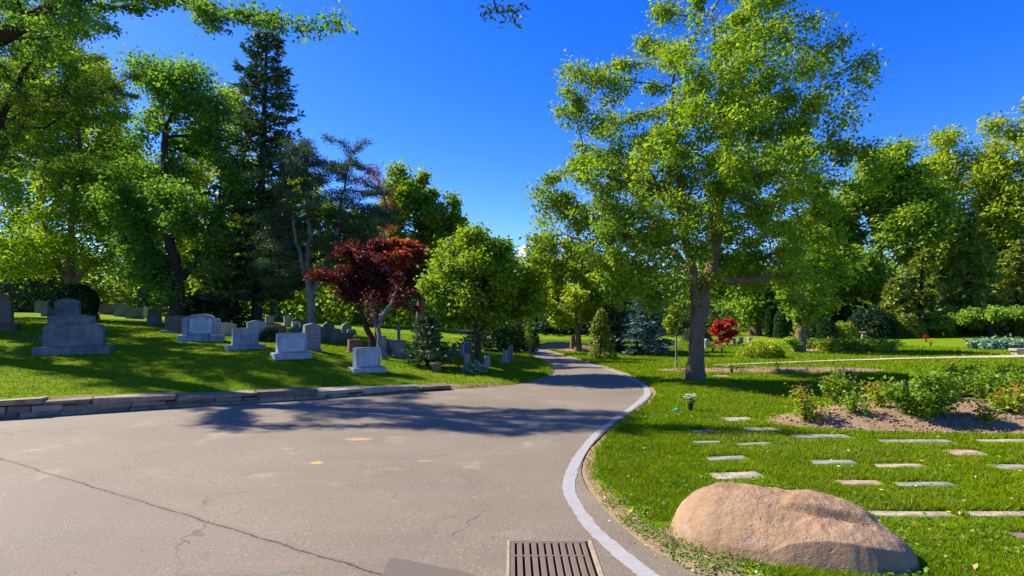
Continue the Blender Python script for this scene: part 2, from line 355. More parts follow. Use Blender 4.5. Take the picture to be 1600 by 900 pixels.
    hgt = t.math('SUBTRACT', t.math('ADD', t.math('MULTIPLY', fine, 0.5), t.math('ADD', t.math('MULTIPLY', mid, 0.8), t.math('MULTIPLY', spk, 0.6))), t.math('MULTIPLY', crack, 2.0))
    rough = t.math('SUBTRACT', 0.72, t.math('MULTIPLY', glint, 0.45))
    m = t.pbr(col, rough, t.bump(hgt, 0.9, 0.011), 0.5)
    tag(link('road', me, m), kind='structure')
road()
def strip(P, w, z, jit=0.0, n=6, seed=0, zf=None, taper=False):
    C = catmull(P, n); rr = np.random.default_rng(seed); t = np.gradient(C, axis=0); t /= np.linalg.norm(t, axis=1)[:, None]; nrm = np.column_stack([-t[:, 1], t[:, 0]])
    k = len(C); ww = np.full(k, w / 2.0) if np.isscalar(w) else np.interp(np.linspace(0, 1, k), np.linspace(0, 1, len(w)), w) / 2
    L = C + nrm * (ww + rr.uniform(-jit, jit, k))[:, None]; Rt = C - nrm * (ww + rr.uniform(-jit, jit, k))[:, None]
    zl = (zf(L[:, 0], L[:, 1]) if zf else 0) + np.full(k, z); zr = (zf(Rt[:, 0], Rt[:, 1]) if zf else 0) + np.full(k, z)
    V = np.vstack([np.column_stack([L, zl]), np.column_stack([Rt, zr])])
    return V, np.array([(i, i + k, i + k + 1, i + 1) for i in range(k - 1)])
V, Q = strip(LINE, [0.14, .13, .12, .11, .115, .12, .105, .10, .12, .14, .13, .11, .10, .09, .09], 0.004, 0.007, 8, 3)
t = NT('line_paint'); p = t.pos(); fn = t.noise(p, 60, 4, 0.7); pn = t.noise(p, 9, 4, 0.7)
m = t.pbr(t.mix(t.ramp(pn, [(0.45, 0.0), (0.7, 0.75)]), t.mix(fn, (0.24, 0.24, 0.245), (0.36, 0.36, 0.355)), (0.27, 0.22, 0.17)), 0.75, t.bump(fn, .5, .004), 0.3)
tag(link('road_line', np_mesh('road_line', V, Q), m), kind='structure')
# dark asphalt patch
pp = [g(590, 905), g(600, 893), g(604, 884), g(611, 873), g(626, 875), g(641, 876), g(658, 881), g(676, 884), g(690, 889), g(712, 891), g(733, 897), g(752, 903), g(756, 930), g(590, 930)]
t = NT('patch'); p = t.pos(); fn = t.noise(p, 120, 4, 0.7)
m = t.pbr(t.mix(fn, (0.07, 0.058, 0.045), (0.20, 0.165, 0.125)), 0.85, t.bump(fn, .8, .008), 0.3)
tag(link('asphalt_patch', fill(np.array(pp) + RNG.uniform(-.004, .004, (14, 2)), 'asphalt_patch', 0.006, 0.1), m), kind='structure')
# narrow pale path over the lawn, with a broad gravel end at the far side
PATH = [(6.3, 17.8), (8.4, 18.5), (11, 19.45), (14, 20.2), (17, 20.9), (20, 21.4), (26, 22), (34, 22.5)]
V, Q = strip(PATH, [.10, .2, .3, .45, .7, 1.0, 1.2, 1.3], 0.03, 0.03, 12, 5, lambda x, y: height(x, y, False))
t = NT('path'); p = t.pos(); fn = t.noise(p, 12, 5, 0.7)
m = t.pbr(t.mix(fn, (0.30, 0.25, 0.15), (0.55, 0.47, 0.33)), 0.9, t.bump(fn, .5, .02), 0.1)
tag(link('path', np_mesh('path', V, Q), m), kind='structure')

# ------------------------------------------------------------ storm drain
def drain():
    x0, x1, y0, y1 = DR; rt = empty('storm_drain', ((x0 + x1) / 2, (y0 + y1) / 2, 0), 0, 'rusty iron drain grate with rows of slots, sunk in the road', 'drain')
    w, d = (x1 - x0) / 2, (y1 - y0) / 2
    iron = NT('rust_iron'); p = iron.pos(True); n1 = iron.noise(p, 8, 5, 0.7); n2 = iron.noise(p, 90, 3)
    mi = iron.pbr(iron.mix(n1, (0.14, 0.112, 0.088), (0.26, 0.185, 0.125)), iron.math('ADD', 0.4, iron.math('MULTIPLY', n2, 0.3)), iron.bump(n2, .5, .002), 0.5, 0.35)
    conc = stone_mat('pit_concrete', (0.30, 0.25, 0.19)); rim = stone_mat('drain_rim', (0.34, 0.27, 0.19), 0.7, 2)
    b = bmesh.new(); t_ = .035
    bm_box(b, -w, -w + .02, -d, d, -.12, .007, .003, .001); bm_box(b, w - .03, w, -d, d, -.12, .007, .003, .001)
    bm_box(b, -w + .02, w - .03, d - .012, d, -.12, .006, .003); bm_box(b, -w + .02, w - .03, -d, -d + .02, -.12, .006, .003)
    bm_obj('frame', b, rim, rt)
    b = bmesh.new()
    for a in ((-w + .001, -w + .02, -d, d), (w - .03, w - .001, -d, d), (-w, w, d - .012, d - .001), (-w, w, -d + .001, -d + .02)): bm_box(b, *a, -.72, -.121)
    bm_box(b, -w, w, -d, d, -.74, -.7); bm_obj('pit', b, conc, rt)
    b = bmesh.new(); gx0, gx1, gy0, gy1 = -w + .023, w - .052, -d + .023, d - .015; n = 10; sw = .016
    m0 = .038; xs = np.linspace(gx0 + m0, gx1 - m0, n + 1); rows = [gy1, gy1 - .03, gy1 - .23, gy1 - .25, gy0 + .03, gy0]
    for ya, yb in ((rows[1], rows[0]), (rows[3], rows[2]), (rows[5], rows[4])): bm_box(b, gx0, gx1, ya, yb, -.028, .003, .002)
    pitch = (gx1 - gx0 - 2 * m0) / (n - 1) 
    edges = [gx0] + sum([[gx0 + m0 + i * pitch - sw / 2, gx0 + m0 + i * pitch + sw / 2] for i in range(n)], []) + [gx1]
    for i in range(0, len(edges), 2):
        for ya, yb in ((rows[2], rows[1]), (rows[4], rows[3])): bm_box(b, edges[i], edges[i + 1], ya - .0005, yb + .0005, -.03, .002, .002)
    bm_obj('grate', b, mi, rt)
drain()

# ------------------------------------------------------------ low dry-stone retaining wall
WALL = [(-26, .35), (-20, 3.05), g(-300, 672), g(0, 655), g(180, 643), g(350, 632), g(500, 623), g(600, 616), g(660, 612), g(706, 609)]
def wall():
    rt = empty('retaining_wall', (-5, 10.3, 0), 0, 'low dry-stone retaining wall of grey brown slabs along the road edge', 'wall')
    C = catmull(WALL, 8); seg = np.hypot(*np.diff(C, axis=0).T); S = np.concatenate([[0], np.cumsum(seg)]); L = S[-1]
    def P(s, off):
        i = min(len(C) - 2, max(0, int(np.searchsorted(S, s) - 1))); t = (s - S[i]) / seg[i]; d = (C[i + 1] - C[i]) / seg[i]
        q = C[i] * (1 - t) + C[i + 1] * t; return q + np.array([-d[1], d[0]]) * off, math.atan2(d[1], d[0])
    mats = [stone_mat('wall_stone', (.31, .24, .17), .45, 1.6), stone_mat('wall_stone_dark', (.20, .145, .105), .45, 1.6), stone_mat('wall_stone_pale', (.38, .32, .25), .55, 1.6)]
    soil = flat_mat('wall_soil', (.06, .045, .03), .95, .1)
    rr = random.Random(5)
    def hgt(s): return float(np.interp(s / L, [0, .6, .71, .82, .885, .94, 1], [.40, .33, .27, .19, .16, .125, .09]))
    bc, bw, bs = bmesh.new(), bmesh.new(), bmesh.new()
    def block(bm, s, ln, z0, z1, f0, dep, jit, bev):
        q, a = P(s + ln / 2, f0 + dep / 2); M = Matrix.Translation((q[0], q[1], 0)) @ Matrix.Rotation(a, 4, 'Z') @ Matrix.Rotation(rr.uniform(-.012, .012), 4, 'Y')
        n0 = len(bm.faces); random.seed(rr.random()); bm_box(bm, -ln / 2, ln / 2, -dep / 2, dep / 2, z0, z1, bev, jit, M, 2)
        mi = rr.choices((0, 1, 2), (5, 3, 2))[0]
        bm.faces.ensure_lookup_table()
        for f in bm.faces[n0:]: f.material_index = mi; f.smooth = False
    s = 0.0
    while s < L - .1:                                     # coping slabs
        ln = min(rr.uniform(.55, 1.5), L - s); h = hgt(s); 
        block(bc, s, ln - .012, h - rr.uniform(.065, .085), h + rr.uniform(-.012, .018), rr.uniform(-.05, -.015), .42, .022, .014); s += ln
    for lay in range(3):
        s = rr.uniform(-.4, 0)
        while s < L - .1:
            ln = min(rr.uniform(.25, .8), L - s); h = hgt(max(s, 0)) - .075; n = 3 if h > .26 else 2 if h > .1 else 1
            if lay < n and h > .03 and ln > .08:
                z0, z1 = -.03 + lay * (h + .03) / n, -.03 + (lay + 1) * (h + .03) / n - .008
                block(bw, max(s, 0), ln - .014, z0, z1, rr.uniform(0.0, .035), .3, .018, .012)
            s += ln
    s = 0
    while s < L - .3: q = block(bs, s, .31, -.05, hgt(s) - .08, .07, .2, 0, 0.001); s += .3
    for f in bs.faces: f.material_index = 0
    random.seed(11)
    for nm, b, mm in (('coping', bc, mats), ('stone_courses', bw, mats), ('earth_fill', bs, soil)):
        o = bm_obj(nm, b, mm, rt); o.matrix_parent_inverse = Matrix.Translation((5, -10.3, 0))
wall()

# ------------------------------------------------------------ boulder
def boulder():
    cx, cy = 1.90, 4.02; a = R(-32); nu, nv = 420, 170
    th = np.linspace(0, 2 * np.pi, nu, endpoint=False); rho = np.linspace(0, 1, nv) ** 0.75
    T, P_ = np.meshgrid(th, rho); 
    rad = 0.82 + .04 * np.sin(2 * T + .6) + .05 * np.sin(3 * T + 2)
    U = P_ * rad * np.cos(T); Vv = P_ * rad * np.sin(T) * 0.70
    def dome(u0, v0, ru, rv, h, pw): q = ((U - u0) / ru) ** 2 + ((Vv - v0) / rv) ** 2; return h * np.clip(1 - q, 0, None) ** pw
    d1 = dome(-.23, .04, .56, .56, .40, .55); d2 = dome(.26, .0, .56, .54, .345, .5); d3 = dome(.02, -.15, .75, .45, .26, .6)
    Hh = np.log(np.exp(14 * d1) + np.exp(14 * d2) + np.exp(14 * d3) - 2) / 14
    edge = np.clip((1 - P_) / .12, 0, 1) ** .6; Hh = Hh * edge
    # shoulder step and the overhanging crease across the face
    q = (Vv + .16 - .10 * (U - .1) + .03 * np.sin(9 * U)); m = sm((U - .0) / .1) * sm((.62 - U) / .15)
    Hh += m * (0.045 * sm(q / .05 + .5) - .035 * np.exp(-(q / .018) ** 2))
    Hh -= .02 * np.exp(-((U - .08) / .05) ** 2 - ((Vv - .12) / .2) ** 2)
    Hh += .026 * snoise(U, Vv, 4.0, 1, 4) + .010 * snoise(U, Vv, 16, 2, 4)
    # lean the sides inward near the ground so the edge reads as a rolled stone
    X = cx + U * math.cos(a) - Vv * math.sin(a); Y = cy + U * math.sin(a) + Vv * math.cos(a); Z = Hh * 1.04 - .03 
    V = np.stack([X - cx, Y - cy, Z], -1).reshape(-1, 3); idx = np.arange(nu * nv).reshape(nv, nu)
    Q = np.stack([idx[:-1], idx[1:], np.roll(idx, -1, 1)[1:], np.roll(idx, -1, 1)[:-1]], -1).reshape(-1, 4)
    me = np_mesh('boulder', V, Q, True)
    t = NT('boulder_stone'); p = t.pos(True); b1 = t.noise(p, 2.6, 5, .6); b2 = t.noise(p, 26, 5, .75); b3 = t.noise(p, 110, 3)
    vo = t.n('TexVoronoi', ins={'Vector': p, 'Scale': 30.0}); pit = t.ramp(vo.outputs['Distance'], [(0.0, 0.0), (0.28, 1.0)])
    gate = t.ramp(t.noise(p, 7, 3), [(.5, 1.0), (.62, 0.0)]); pit = t.math('MAXIMUM', pit, gate)
    c = t.mix(t.ramp(b1, [(.32, 0.), (.68, 1.)]), (.225, .14, .072), (.36, .24, .135)); c = t.mix(t.ramp(b2, [(.45, 0.), (.75, .6)]), c, (.40, .265, .17))
    c = t.mix(t.ramp(t.noise(p, 5, 4, .6, .6), [(.6, 0.), (.75, .5)]), c, (.46, .20, .09)); c = t.mix(t.ramp(t.noise(p, 4.2, 6, .7, .3), [(.60, 0.), (.66, .6)]), c, (.30, .27, .22)); c = t.mix(t.ramp(t.noise(p, 3.1, 6, .75, 1.0), [(.62, 0.), (.70, .55)]), c, (.12, .075, .045)); c = t.mix(t.ramp(b3, [(.3, .45), (.5, 0.)]), c, (.12, .075, .05))
    hgt_ = t.math('ADD', t.math('MULTIPLY', b2, .8), t.math('ADD', t.math('MULTIPLY', b3, .25), t.math('MULTIPLY', pit, .5)))
    o = link('boulder', me, t.pbr(c, .85, t.bump(hgt_, .9, .022), .25), None, (cx, cy, 0.0))
    tag(o, 'large rounded tan boulder with a crack across its face, beside the road in the grass', 'boulder')
boulder()

# ------------------------------------------------------------ trees: skeleton by space colonisation
def unit(v): return v / (np.linalg.norm(v, axis=-1, keepdims=True) + 1e-9)
def attractors(lobes, n, rng, shell=0.45, holes=0.0, hs=1.0):
    """points in a union of ellipsoids (cx,cy,cz,rx,ry,rz); biased outward; holes thins them by noise"""
    vol = np.array([l[3] * l[4] * l[5] for l in lobes]) ** 0.6; pr = vol / vol.sum(); out = []; c = 0
    while c < n:
        k = rng.choice(len(lobes), n, p=pr); L = np.array(lobes)[k]
        d = unit(rng.normal(size=(n, 3))); r = rng.random(n) ** shell
        P = L[:, :3] + d * r[:, None] * L[:, 3:6]
        if holes: P = P[snoise(P[:, 0] + P[:, 2] * .7, P[:, 1] + P[:, 2] * .9, hs, 31, 2) > holes - 0.55]
        out.append(P); c += len(P)
    return np.vstack(out)[:n]
def grow(seedP, seedpar, A, D, kill, iters=90, trop=(0, 0, 0.0), rng=RNG, jitter=0.12, infl=None):
    P = [np.array(p, float) for p in seedP]; par = list(seedpar); A = A.copy(); trop = np.array(trop)
    N = np.array(P); dd = np.linalg.norm(A[:, None] - N[None], axis=2); near = dd.argmin(1); nd = dd.min(1)
    for it in range(iters):
        if not len(A): break
        use = np.ones(len(A), bool) if infl is None else nd < infl
        if not use.any(): use = nd < nd.min() * 1.5
        N = np.array(P); dirs = np.zeros_like(N); cnt = np.zeros(len(N))
        v = unit(A - N[near]); np.add.at(dirs, near[use], v[use]); np.add.at(cnt, near[use], 1)
        act = np.nonzero(cnt > 0)[0]
        if not len(act): break
        d = unit(unit(dirs[act]) + trop + rng.normal(size=(len(act), 3)) * jitter)
        new = N[act] + d * D; base = len(P)
        P += list(new); par += list(act)
        dn = np.linalg.norm(A[:, None] - new[None], axis=2); j = dn.argmin(1); m = dn.min(1)
        b = m < nd; near = np.where(b, base + j, near); nd = np.where(b, m, nd)
        keep = nd > kill; A, near, nd = A[keep], near[keep], nd[keep]
    return np.array(P), np.array(par)
def radii(P, par, r_tip, r_trunk):
    n = len(P); ch = [[] for _ in range(n)]
    for i in range(1, n):
        if par[i] >= 0: ch[par[i]].append(i)
    a = np.zeros(n); 
    for i in range(n - 1, -1, -1): a[i] = sum(a[c] for c in ch[i]) if ch[i] else 1.0
    pw = max(1.35, math.log(max(a[0], 4)) / math.log(max(r_trunk / r_tip, 1.5)))
    r = r_tip * a ** (1 / pw); R0 = r[0]
    r = r_tip + (r - r_tip) * (r_trunk - r_tip) / max(R0 - r_tip, 1e-6)
    return r, ch
def tubes(P, par, r, ch, rmin, flare=1.0, wob=0.0, rng=RNG):
    """bark mesh; chains follow the thickest child"""
    V, Fq = [], []; n0 = 0
    starts = [(0, None)]
    while starts:
        i, fr = starts.pop(); chain = ([fr] if fr is not None else []) + [i]
        while ch[i]:
            cs = sorted(ch[i], key=lambda c: -r[c])
            for c in cs[1:]:
                if r[c] >= rmin: starts.append((c, i))
            if r[cs[0]] < rmin: break
            i = cs[0]; chain.append(i)
        if len(chain) < 2: continue
        pts = P[chain].copy(); rr = r[chain].copy()
        if fr is not None: rr[0] = rr[1] * 1.15
        if rr[-1] < rmin * 3: rr[-1] *= 0.4
        k = 12 if rr.max() > .12 else 7 if rr.max() > .04 else 4
        t = np.gradient(pts, axis=0); t = unit(t); up = np.array([0.0, 1, 0.1]) if abs(t[0][1]) < .9 else np.array([1.0, 0, 0])
        u = unit(np.cross(up, t[0])); ang = np.linspace(0, 2 * np.pi, k, endpoint=False)
        for j in range(len(pts)):
            u = unit(u - t[j] * np.dot(u, t[j])); w = np.cross(t[j], u); rad = np.full(k, rr[j])
            if wob and rr[j] > .05: rad = rad * (1 + wob * np.sin(ang * 5 + 1.3) * .5 + wob * np.sin(ang * 3 + 4 * pts[j][2]) * .5 + wob * .6 * rng.normal(size=k) * .5)
            V.append(pts[j] + (np.cos(ang)[:, None] * u + np.sin(ang)[:, None] * w) * rad[:, None])
            if j:
                a = n0 + (j - 1) * k + np.arange(k); b = n0 + (j - 1) * k + (np.arange(k) + 1) % k
                Fq.append(np.stack([a, b, b + k, a + k], 1))
        n0 += len(pts) * k
    return np.vstack(V), np.vstack(Fq)
def leaf_quads(C, size, rng, aspect=.62, droop=.35, flat=0.0, jit=.5, ax=None, fold=.18, flex=0.0):
    n = len(C); a = rng.normal(size=(n, 3)); a[:, 2] = a[:, 2] * .6 - droop
    if ax is not None: a = ax + a * .35
    a = unit(a); nn = rng.normal(size=(n, 3)); nn[:, 2] = np.abs(nn[:, 2]) + .4 + flat; b = unit(np.cross(nn, a)); nn = np.cross(a, b)
    L = size * (1 + rng.uniform(-jit, jit, n))[:, None]; W = L * aspect * .5
    p0 = C; p2 = C + a * L; m = C + a * L * .42
    q1 = m + b * W + nn * W * fold * 2; q3 = m - b * W + nn * W * fold * 2
    V = np.stack([p0, q1, p2, q3], 1).reshape(-1, 3); Q = np.arange(n * 4).reshape(n, 4)
    return V, Q
def cluster(P, par, r, ch, n_leaf, rng, rmax, sig, zs=.7, tipw=2.2):
    """leaf centres round the thin twigs"""
    tips = np.nonzero(r <= rmax)[0]; tips = tips[tips > 0]
    wgt = np.array([tipw if not ch[i] else 1.0 for i in tips]); k = rng.choice(tips, n_leaf, p=wgt / wgt.sum())
    t = rng.random(n_leaf)[:, None]; base = P[k] * t + P[par[k]] * (1 - t)
    cl = (snoise(base[:, 0] * 1.0 + base[:, 2], base[:, 1] + base[:, 2] * .5, 1.4, 5, 1) * .5 + .5)
    return base + np.clip(rng.normal(size=(n_leaf, 3)), -2.1, 2.1) * np.array([1, 1, zs]) * sig * (0.6 + .8 * cl)[:, None], k
BARK = bark_mat('bark_brown', (.06, .04, .026), (.27, .185, .12)); BARKD = bark_mat('bark_dark', (.022, .015, .01), (.085, .06, .045)); BARKG = bark_mat('bark_grey', (.09, .075, .065), (.32, .28, .25))
LOBE = 1.08
def lob(base_d, L):
    """lobes given as (px, py, rx, ry, depth offset) at distance base_d -> metres"""
    out = []
    for px, py, rx, ry, dy in L:
        d = base_d + dy; s = base_d / F; out.append(((px - 800) * s, d, EYE + (HY - py) * s, rx * s * LOBE, (rx * .5 + ry * .5) * s * LOBE, ry * s * LOBE))
    return out
def tree(name, label, cat, px, d, lobes, leafm, barkm=BARK, n_attr=500, D=.35, kill=None, n_leaf=20000, size=.1, trunk_r=.15, trunk_top=None, seeds=None, r_tip=.006,
         sig=.2, rmax=.03, rmin=.005, group='trees in the cemetery grounds', seed=1, holes=.35, hs=.5, trop=(0, 0, .05), droop=.35, flat=0., aspect=.62, zs=.7, extra=None, shell=.45, infl=None, pos=None, flare=1.35, leaf_ax=None, tipw=2.2):
    rng = np.random.default_rng(seed)
    x, y, z = pos if pos else at(px, d)
    base = np.array([x, y, z - .05]); Lb = lobes
    if seeds is None:
        top = trunk_top if trunk_top else z + 0.35 * (min(l[2] - l[5] for l in Lb) - z) + .8
        k = max(3, int((top - z) / D) + 1); tx = np.mean([l[0] for l in Lb]) * .2 + x * .8
        sp = [base + (np.array([tx, y, top]) - base) * (i / k) + np.array([rng.normal() * .012, rng.normal() * .012, 0]) * min(i, 4) * (0 if trunk_r < .06 else 1) for i in range(k + 1)]; spar = [-1] + list(range(k))
    else:
        sp, spar, smin = [], [], {}
        for si, s in enumerate(seeds):                                   # polylines of (px, py, dy) at distance d; the first starts at the base
            pts = [np.array([(a - 800) / F * d, d + c, EYE + (HY - b) / F * d]) for a, b, c in s]
            if not sp: pts[0] = base; sp.append(pts[0]); spar.append(-1); cur = 0
            else: cur = int(np.argmin([np.linalg.norm(q - pts[0]) for q in sp]))
            tot = sum(np.linalg.norm(b_ - a_) for a_, b_ in zip(pts[:-1], pts[1:])); run = 0.0
            for q0, q1 in zip(pts[:-1], pts[1:]):
                m = max(1, int(np.linalg.norm(q1 - q0) / D)); st = sp[cur].copy()
                for i in range(1, m + 1):
                    sp.append(st + (q1 - st) * i / m + rng.normal(size=3) * .025); spar.append(cur); cur = len(sp) - 1
                    run += np.linalg.norm(q1 - q0) / m; smin[cur] = trunk_r * ((.88 if si == 0 else .46) * (1 - run / tot) ** (.8 if si == 0 else .7)) + .012
    A = attractors(Lb, n_attr, rng, shell, holes, hs)
    P, par = grow(sp, spar, A, D, kill or D * 1.6, 110, trop, rng, .16, infl)
    r, ch = radii(P, par, r_tip, trunk_r)
    if seeds is not None:
        for k_, v_ in smin.items(): r[k_] = min(max(r[k_] * .8, v_), trunk_r)
    for k, q in enumerate(P):
        hz = q[2] - z
        if hz < .5 and np.hypot(q[0] - x, q[1] - y) < .6: r[k] *= 1 + (flare - 1) * (1 - max(hz, 0) / .5)
    V, Q = tubes(P, par, r, ch, rmin, wob=.09, rng=rng)
    rt = empty(name, (x, y, z), 0, label, cat, group); o = np.array([x, y, z])
    link('trunk', np_mesh('trunk', V - o, Q, True), barkm, rt)
    rm = max(rmax, np.quantile(r, .6))
    C, k = cluster(P, par, r, ch, n_leaf, rng, rm, sig, zs, tipw)
    sel = C[:, 2] > z + .12; C, k = C[sel], k[sel]
    ax = unit(P[k] - P[par[k]]) if leaf_ax else None
    V, Q = leaf_quads(C - o, size, rng, aspect, droop, flat, ax=ax); tt = np.clip(rng.random(len(C)), 0, 1)
    link('crown', np_mesh('crown', V, Q, False, None, {'tint': tt}), leafm, rt)
    if extra:
        for nm, lm, fn, sz in extra:
            s = fn(C, rng); V, Q = leaf_quads(C[s] - o + rng.normal(size=(s.sum(), 3)) * .03, sz, rng, aspect, droop)
            link(nm, np_mesh(nm, V, Q, False, None, {'tint': rng.random(s.sum())}), lm, rt)
    return rt
def copy_thing(rt, x, y, rz, s, label, sz=None, name=None):
    z = H1(x, y); c = rt.copy(); COL.objects.link(c); c.location = (x, y, z); c.rotation_euler = (0, 0, rz); c.scale = (s, s, sz or s); c['label'] = label
    if name: c.name = name
    for q in rt.children: k = q.copy(); COL.objects.link(k); k.parent = c
    return c

def conifer(name, label, px, d, top_py, width_px, leafm, barkm=BARKD, whorls=40, per=7, seed=1, lean=0.0, low=.08, prof=.75, droop=-.25, needle=.09, group='conifers in the cemetery grounds', dens=1.0, weep=0.0, trunk_r=.16, cat='spruce', up=.25, pos=None, Ht=None, Wm=None, gap=0.0):
    rng = np.random.default_rng(seed); x, y, z = pos or at(px, d); top = Ht + z if Ht else zpx(top_py, d); Hh = top - z; Rm = Wm or width_px * .5 * d / F
    NC, NA, BP, BR = [], [], [], []; Vs, Qs = [], []; nv = 0
    def tube(pts, rad, k=5):
        nonlocal nv
        t = unit(np.gradient(pts, axis=0)); u = unit(np.cross(t[0], [0.3, 1, .2])); ang = np.linspace(0, 2 * np.pi, k, endpoint=False)
        for j in range(len(pts)):
            u = unit(u - t[j] * np.dot(u, t[j])); w = np.cross(t[j], u); Vs.append(pts[j] + (np.cos(ang)[:, None] * u + np.sin(ang)[:, None] * w) * rad[j])
            if j: a = nv + (j - 1) * k + np.arange(k); b = nv + (j - 1) * k + (np.arange(k) + 1) % k; Qs.append(np.stack([a, b, b + k, a + k], 1))
        nv += len(pts) * k
    hz = np.linspace(0, 1, 24); tr = np.column_stack([lean * Hh * hz, 0 * hz, Hh * hz - .05]); tube(tr, trunk_r * (1 - hz) ** .8 + .012, 9)
    for wv in range(whorls):
        t = low + (1 - low) * (wv + rng.uniform(-.3, .3)) / whorls; t = min(max(t, low), .995)
        Lb = Rm * (1 - t) ** prof * (1.0 if t > .25 else .75 + t) + .04 * Rm
        for b in range(per if t < .9 else 4):
            if rng.random() < gap: continue
            az = rng.uniform(0, 2 * np.pi); L = Lb * rng.uniform(.62, 1.12); m = max(4, int(L / .16)); s = np.linspace(0, 1, m)
            dirh = np.array([math.cos(az), math.sin(az), 0]); zc = L * (up * (1 if t > .6 else t / .6) * s + droop * (s - s ** 2 * (.6 - weep)) )
            pts = np.array([lean * Hh * t, 0, Hh * t]) + dirh * (s * L)[:, None]; pts[:, 2] += zc; pts += rng.normal(size=pts.shape) * .012
            tube(pts, np.interp(s, [0, 1], [max(.012, L * .014), .004]), 4)
            # side sprays
            nt = max(6, int(L / .085 * dens)); st = rng.uniform(.12, 1, nt) ** .8; side = rng.choice([-1, 1], nt); perp = np.array([-dirh[1], dirh[0], 0])
            tl = L * .34 * (1.1 - st) * rng.uniform(.6, 1.2, nt) + .06
            bp = np.column_stack([np.interp(st, s, pts[:, q]) for q in range(3)])
            td = dirh * .75 + perp * side[:, None] * .8; td = unit(td + rng.normal(size=td.shape) * .15); td[:, 2] -= .12 + weep * 1.5; td = unit(td)
            q = max(3, int(np.mean(tl) / needle * 1.7))
            for e in range(q):
                f = (e + rng.random(nt)) / q; NC.append(bp + td * (tl * f)[:, None] + rng.normal(size=bp.shape) * needle * .22); NA.append(td + rng.normal(size=td.shape) * .35)
            NC.append(bp + rng.normal(size=bp.shape) * .03); NA.append(np.tile(dirh, (nt, 1)) + rng.normal(size=bp.shape) * .4)
    NC = np.vstack(NC); NA = unit(np.vstack(NA)); V, Q = leaf_quads(NC, needle * 1.5, rng, .36, 0, ax=NA * 1.0, fold=.05)
    rt = empty(name, (x, y, z), rng.uniform(-.2, .2), label, cat, group)
    link('trunk', np_mesh('trunk', np.vstack(Vs), np.vstack(Qs), True), barkm, rt)
    link('needles', np_mesh('needles', V, Q, False, None, {'tint': rng.random(len(Q))}), leafm, rt); return rt

def shrub(name, label, x, y, rx, ry, h, leafm, n_leaf=1500, size=.06, cat='shrub', group='shrubs in the grounds', seed=1, stems=14, sig=.05, bloom=None, n_bloom=0, bsize=.05, bark=BARKD, lowfill=.1, aspect=.6, droop=.1, solid=False, lump=.25, bloomname='blossoms', zoff=0):
    rng = np.random.default_rng(seed); z = H1(x, y) + zoff; V, Q = [], []; nv = 0; tips = []
    for s in range(stems):
        az = rng.uniform(0, 2 * np.pi); rr = rng.random() ** .6; hh = h * (1 - .35 * rr ** 2) * rng.uniform(.7, 1.1)
        e = np.array([math.cos(az) * rr * rx, math.sin(az) * rr * ry, hh]); t = np.linspace(0, 1, 7)[:, None]
        pts = e * np.hstack([t ** .8, t ** .8, t ** 1.1 if True else t]) + rng.normal(size=(7, 3)) * h * .025; pts[0, 2] = -.03; rad = np.linspace(h * .012 + .002, .002, 7)
        for j in range(7):
            V += [pts[j] + np.array([math.cos(a), math.sin(a), 0]) * rad[j] for a in (0, 2.1, 4.2)]
            if j: a = nv + (j - 1) * 3; Q += [(a + i, a + (i + 1) % 3, a + (i + 1) % 3 + 3, a + i + 3) for i in range(3)]
        nv += 21; tips.append(pts[2:])
    T = np.vstack(tips); 
    if solid:
        d = unit(rng.normal(size=(n_leaf, 3))); d[:, 2] = np.abs(d[:, 2]); r = 1 - .35 * rng.random(n_leaf) ** 2
        r *= 1 + lump * snoise(d[:, 0] * 2 + d[:, 2], d[:, 1] * 2 - d[:, 2], 1.6, seed, 3)
        C = d * r[:, None] * np.array([rx, ry, h])
    else:
        k = rng.integers(0, len(T), n_leaf); C = T[k] + rng.normal(size=(n_leaf, 3)) * sig; C[:, 2] = np.abs(C[:, 2])
    if solid: tops = C
    else: tops = np.array([t_[-1] for t_ in tips])
    Vl, Ql = leaf_quads(C, size, rng, aspect, droop)
    rt = empty(name, (x, y, z), 0, label, cat, group)
    link('stems', np_mesh('stems', np.array(V), np.array(Q), True), bark, rt); link('foliage', np_mesh('foliage', Vl, Ql, False, None, {'tint': rng.random(len(Ql))}), leafm, rt)
    if bloom is not None:
        k = rng.integers(0, len(tops), n_bloom); B = tops[k] * (1.02 if solid else 1) + rng.normal(size=(n_bloom, 3)) * (sig if not solid else .02)
        if solid: B = B[B[:, 2] > .25 * h]
        Vb, Qb = leaf_quads(B, bsize, rng, .8, -.2); link(bloomname, np_mesh(bloomname, Vb, Qb, False, None, {'tint': rng.random(len(Qb))}), bloom, rt)
    return rt

# leaf colours
G_MAIN = leaf_mat('leaf_fresh', (.085, .21, .005), (.30, .43, .010), trans=.55)
G_YEL = leaf_mat('leaf_yellow_green', (.14, .26, .005), (.42, .50, .010), trans=.55)
G_MID = leaf_mat('leaf_mid', (.075, .20, .006), (.28, .41, .012), trans=.55)
G_BLUE = leaf_mat('leaf_bluish', (.05, .17, .02), (.19, .36, .035), trans=.55)
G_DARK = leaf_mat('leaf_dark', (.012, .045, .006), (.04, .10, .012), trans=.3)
N_SPR = leaf_mat('needles_spruce', (.025, .065, .018), (.085, .155, .035), trans=.2, gloss=.04)
N_CED = leaf_mat('needles_cedar', (.035, .075, .035), (.13, .20, .10), trans=.25)
N_BLU = leaf_mat('needles_blue', (.04, .085, .085), (.13, .21, .20), trans=.08)
N_OLV = leaf_mat('needles_olive', (.08, .13, .006), (.26, .33, .015), trans=.35)
N_YEW = leaf_mat('needles_yew', (.008, .03, .006), (.02, .06, .01), trans=.1)
L_PUR = leaf_mat('leaf_purple', (.03, .006, .010), (.12, .018, .022), (.34, .06, .03), trans=.42)
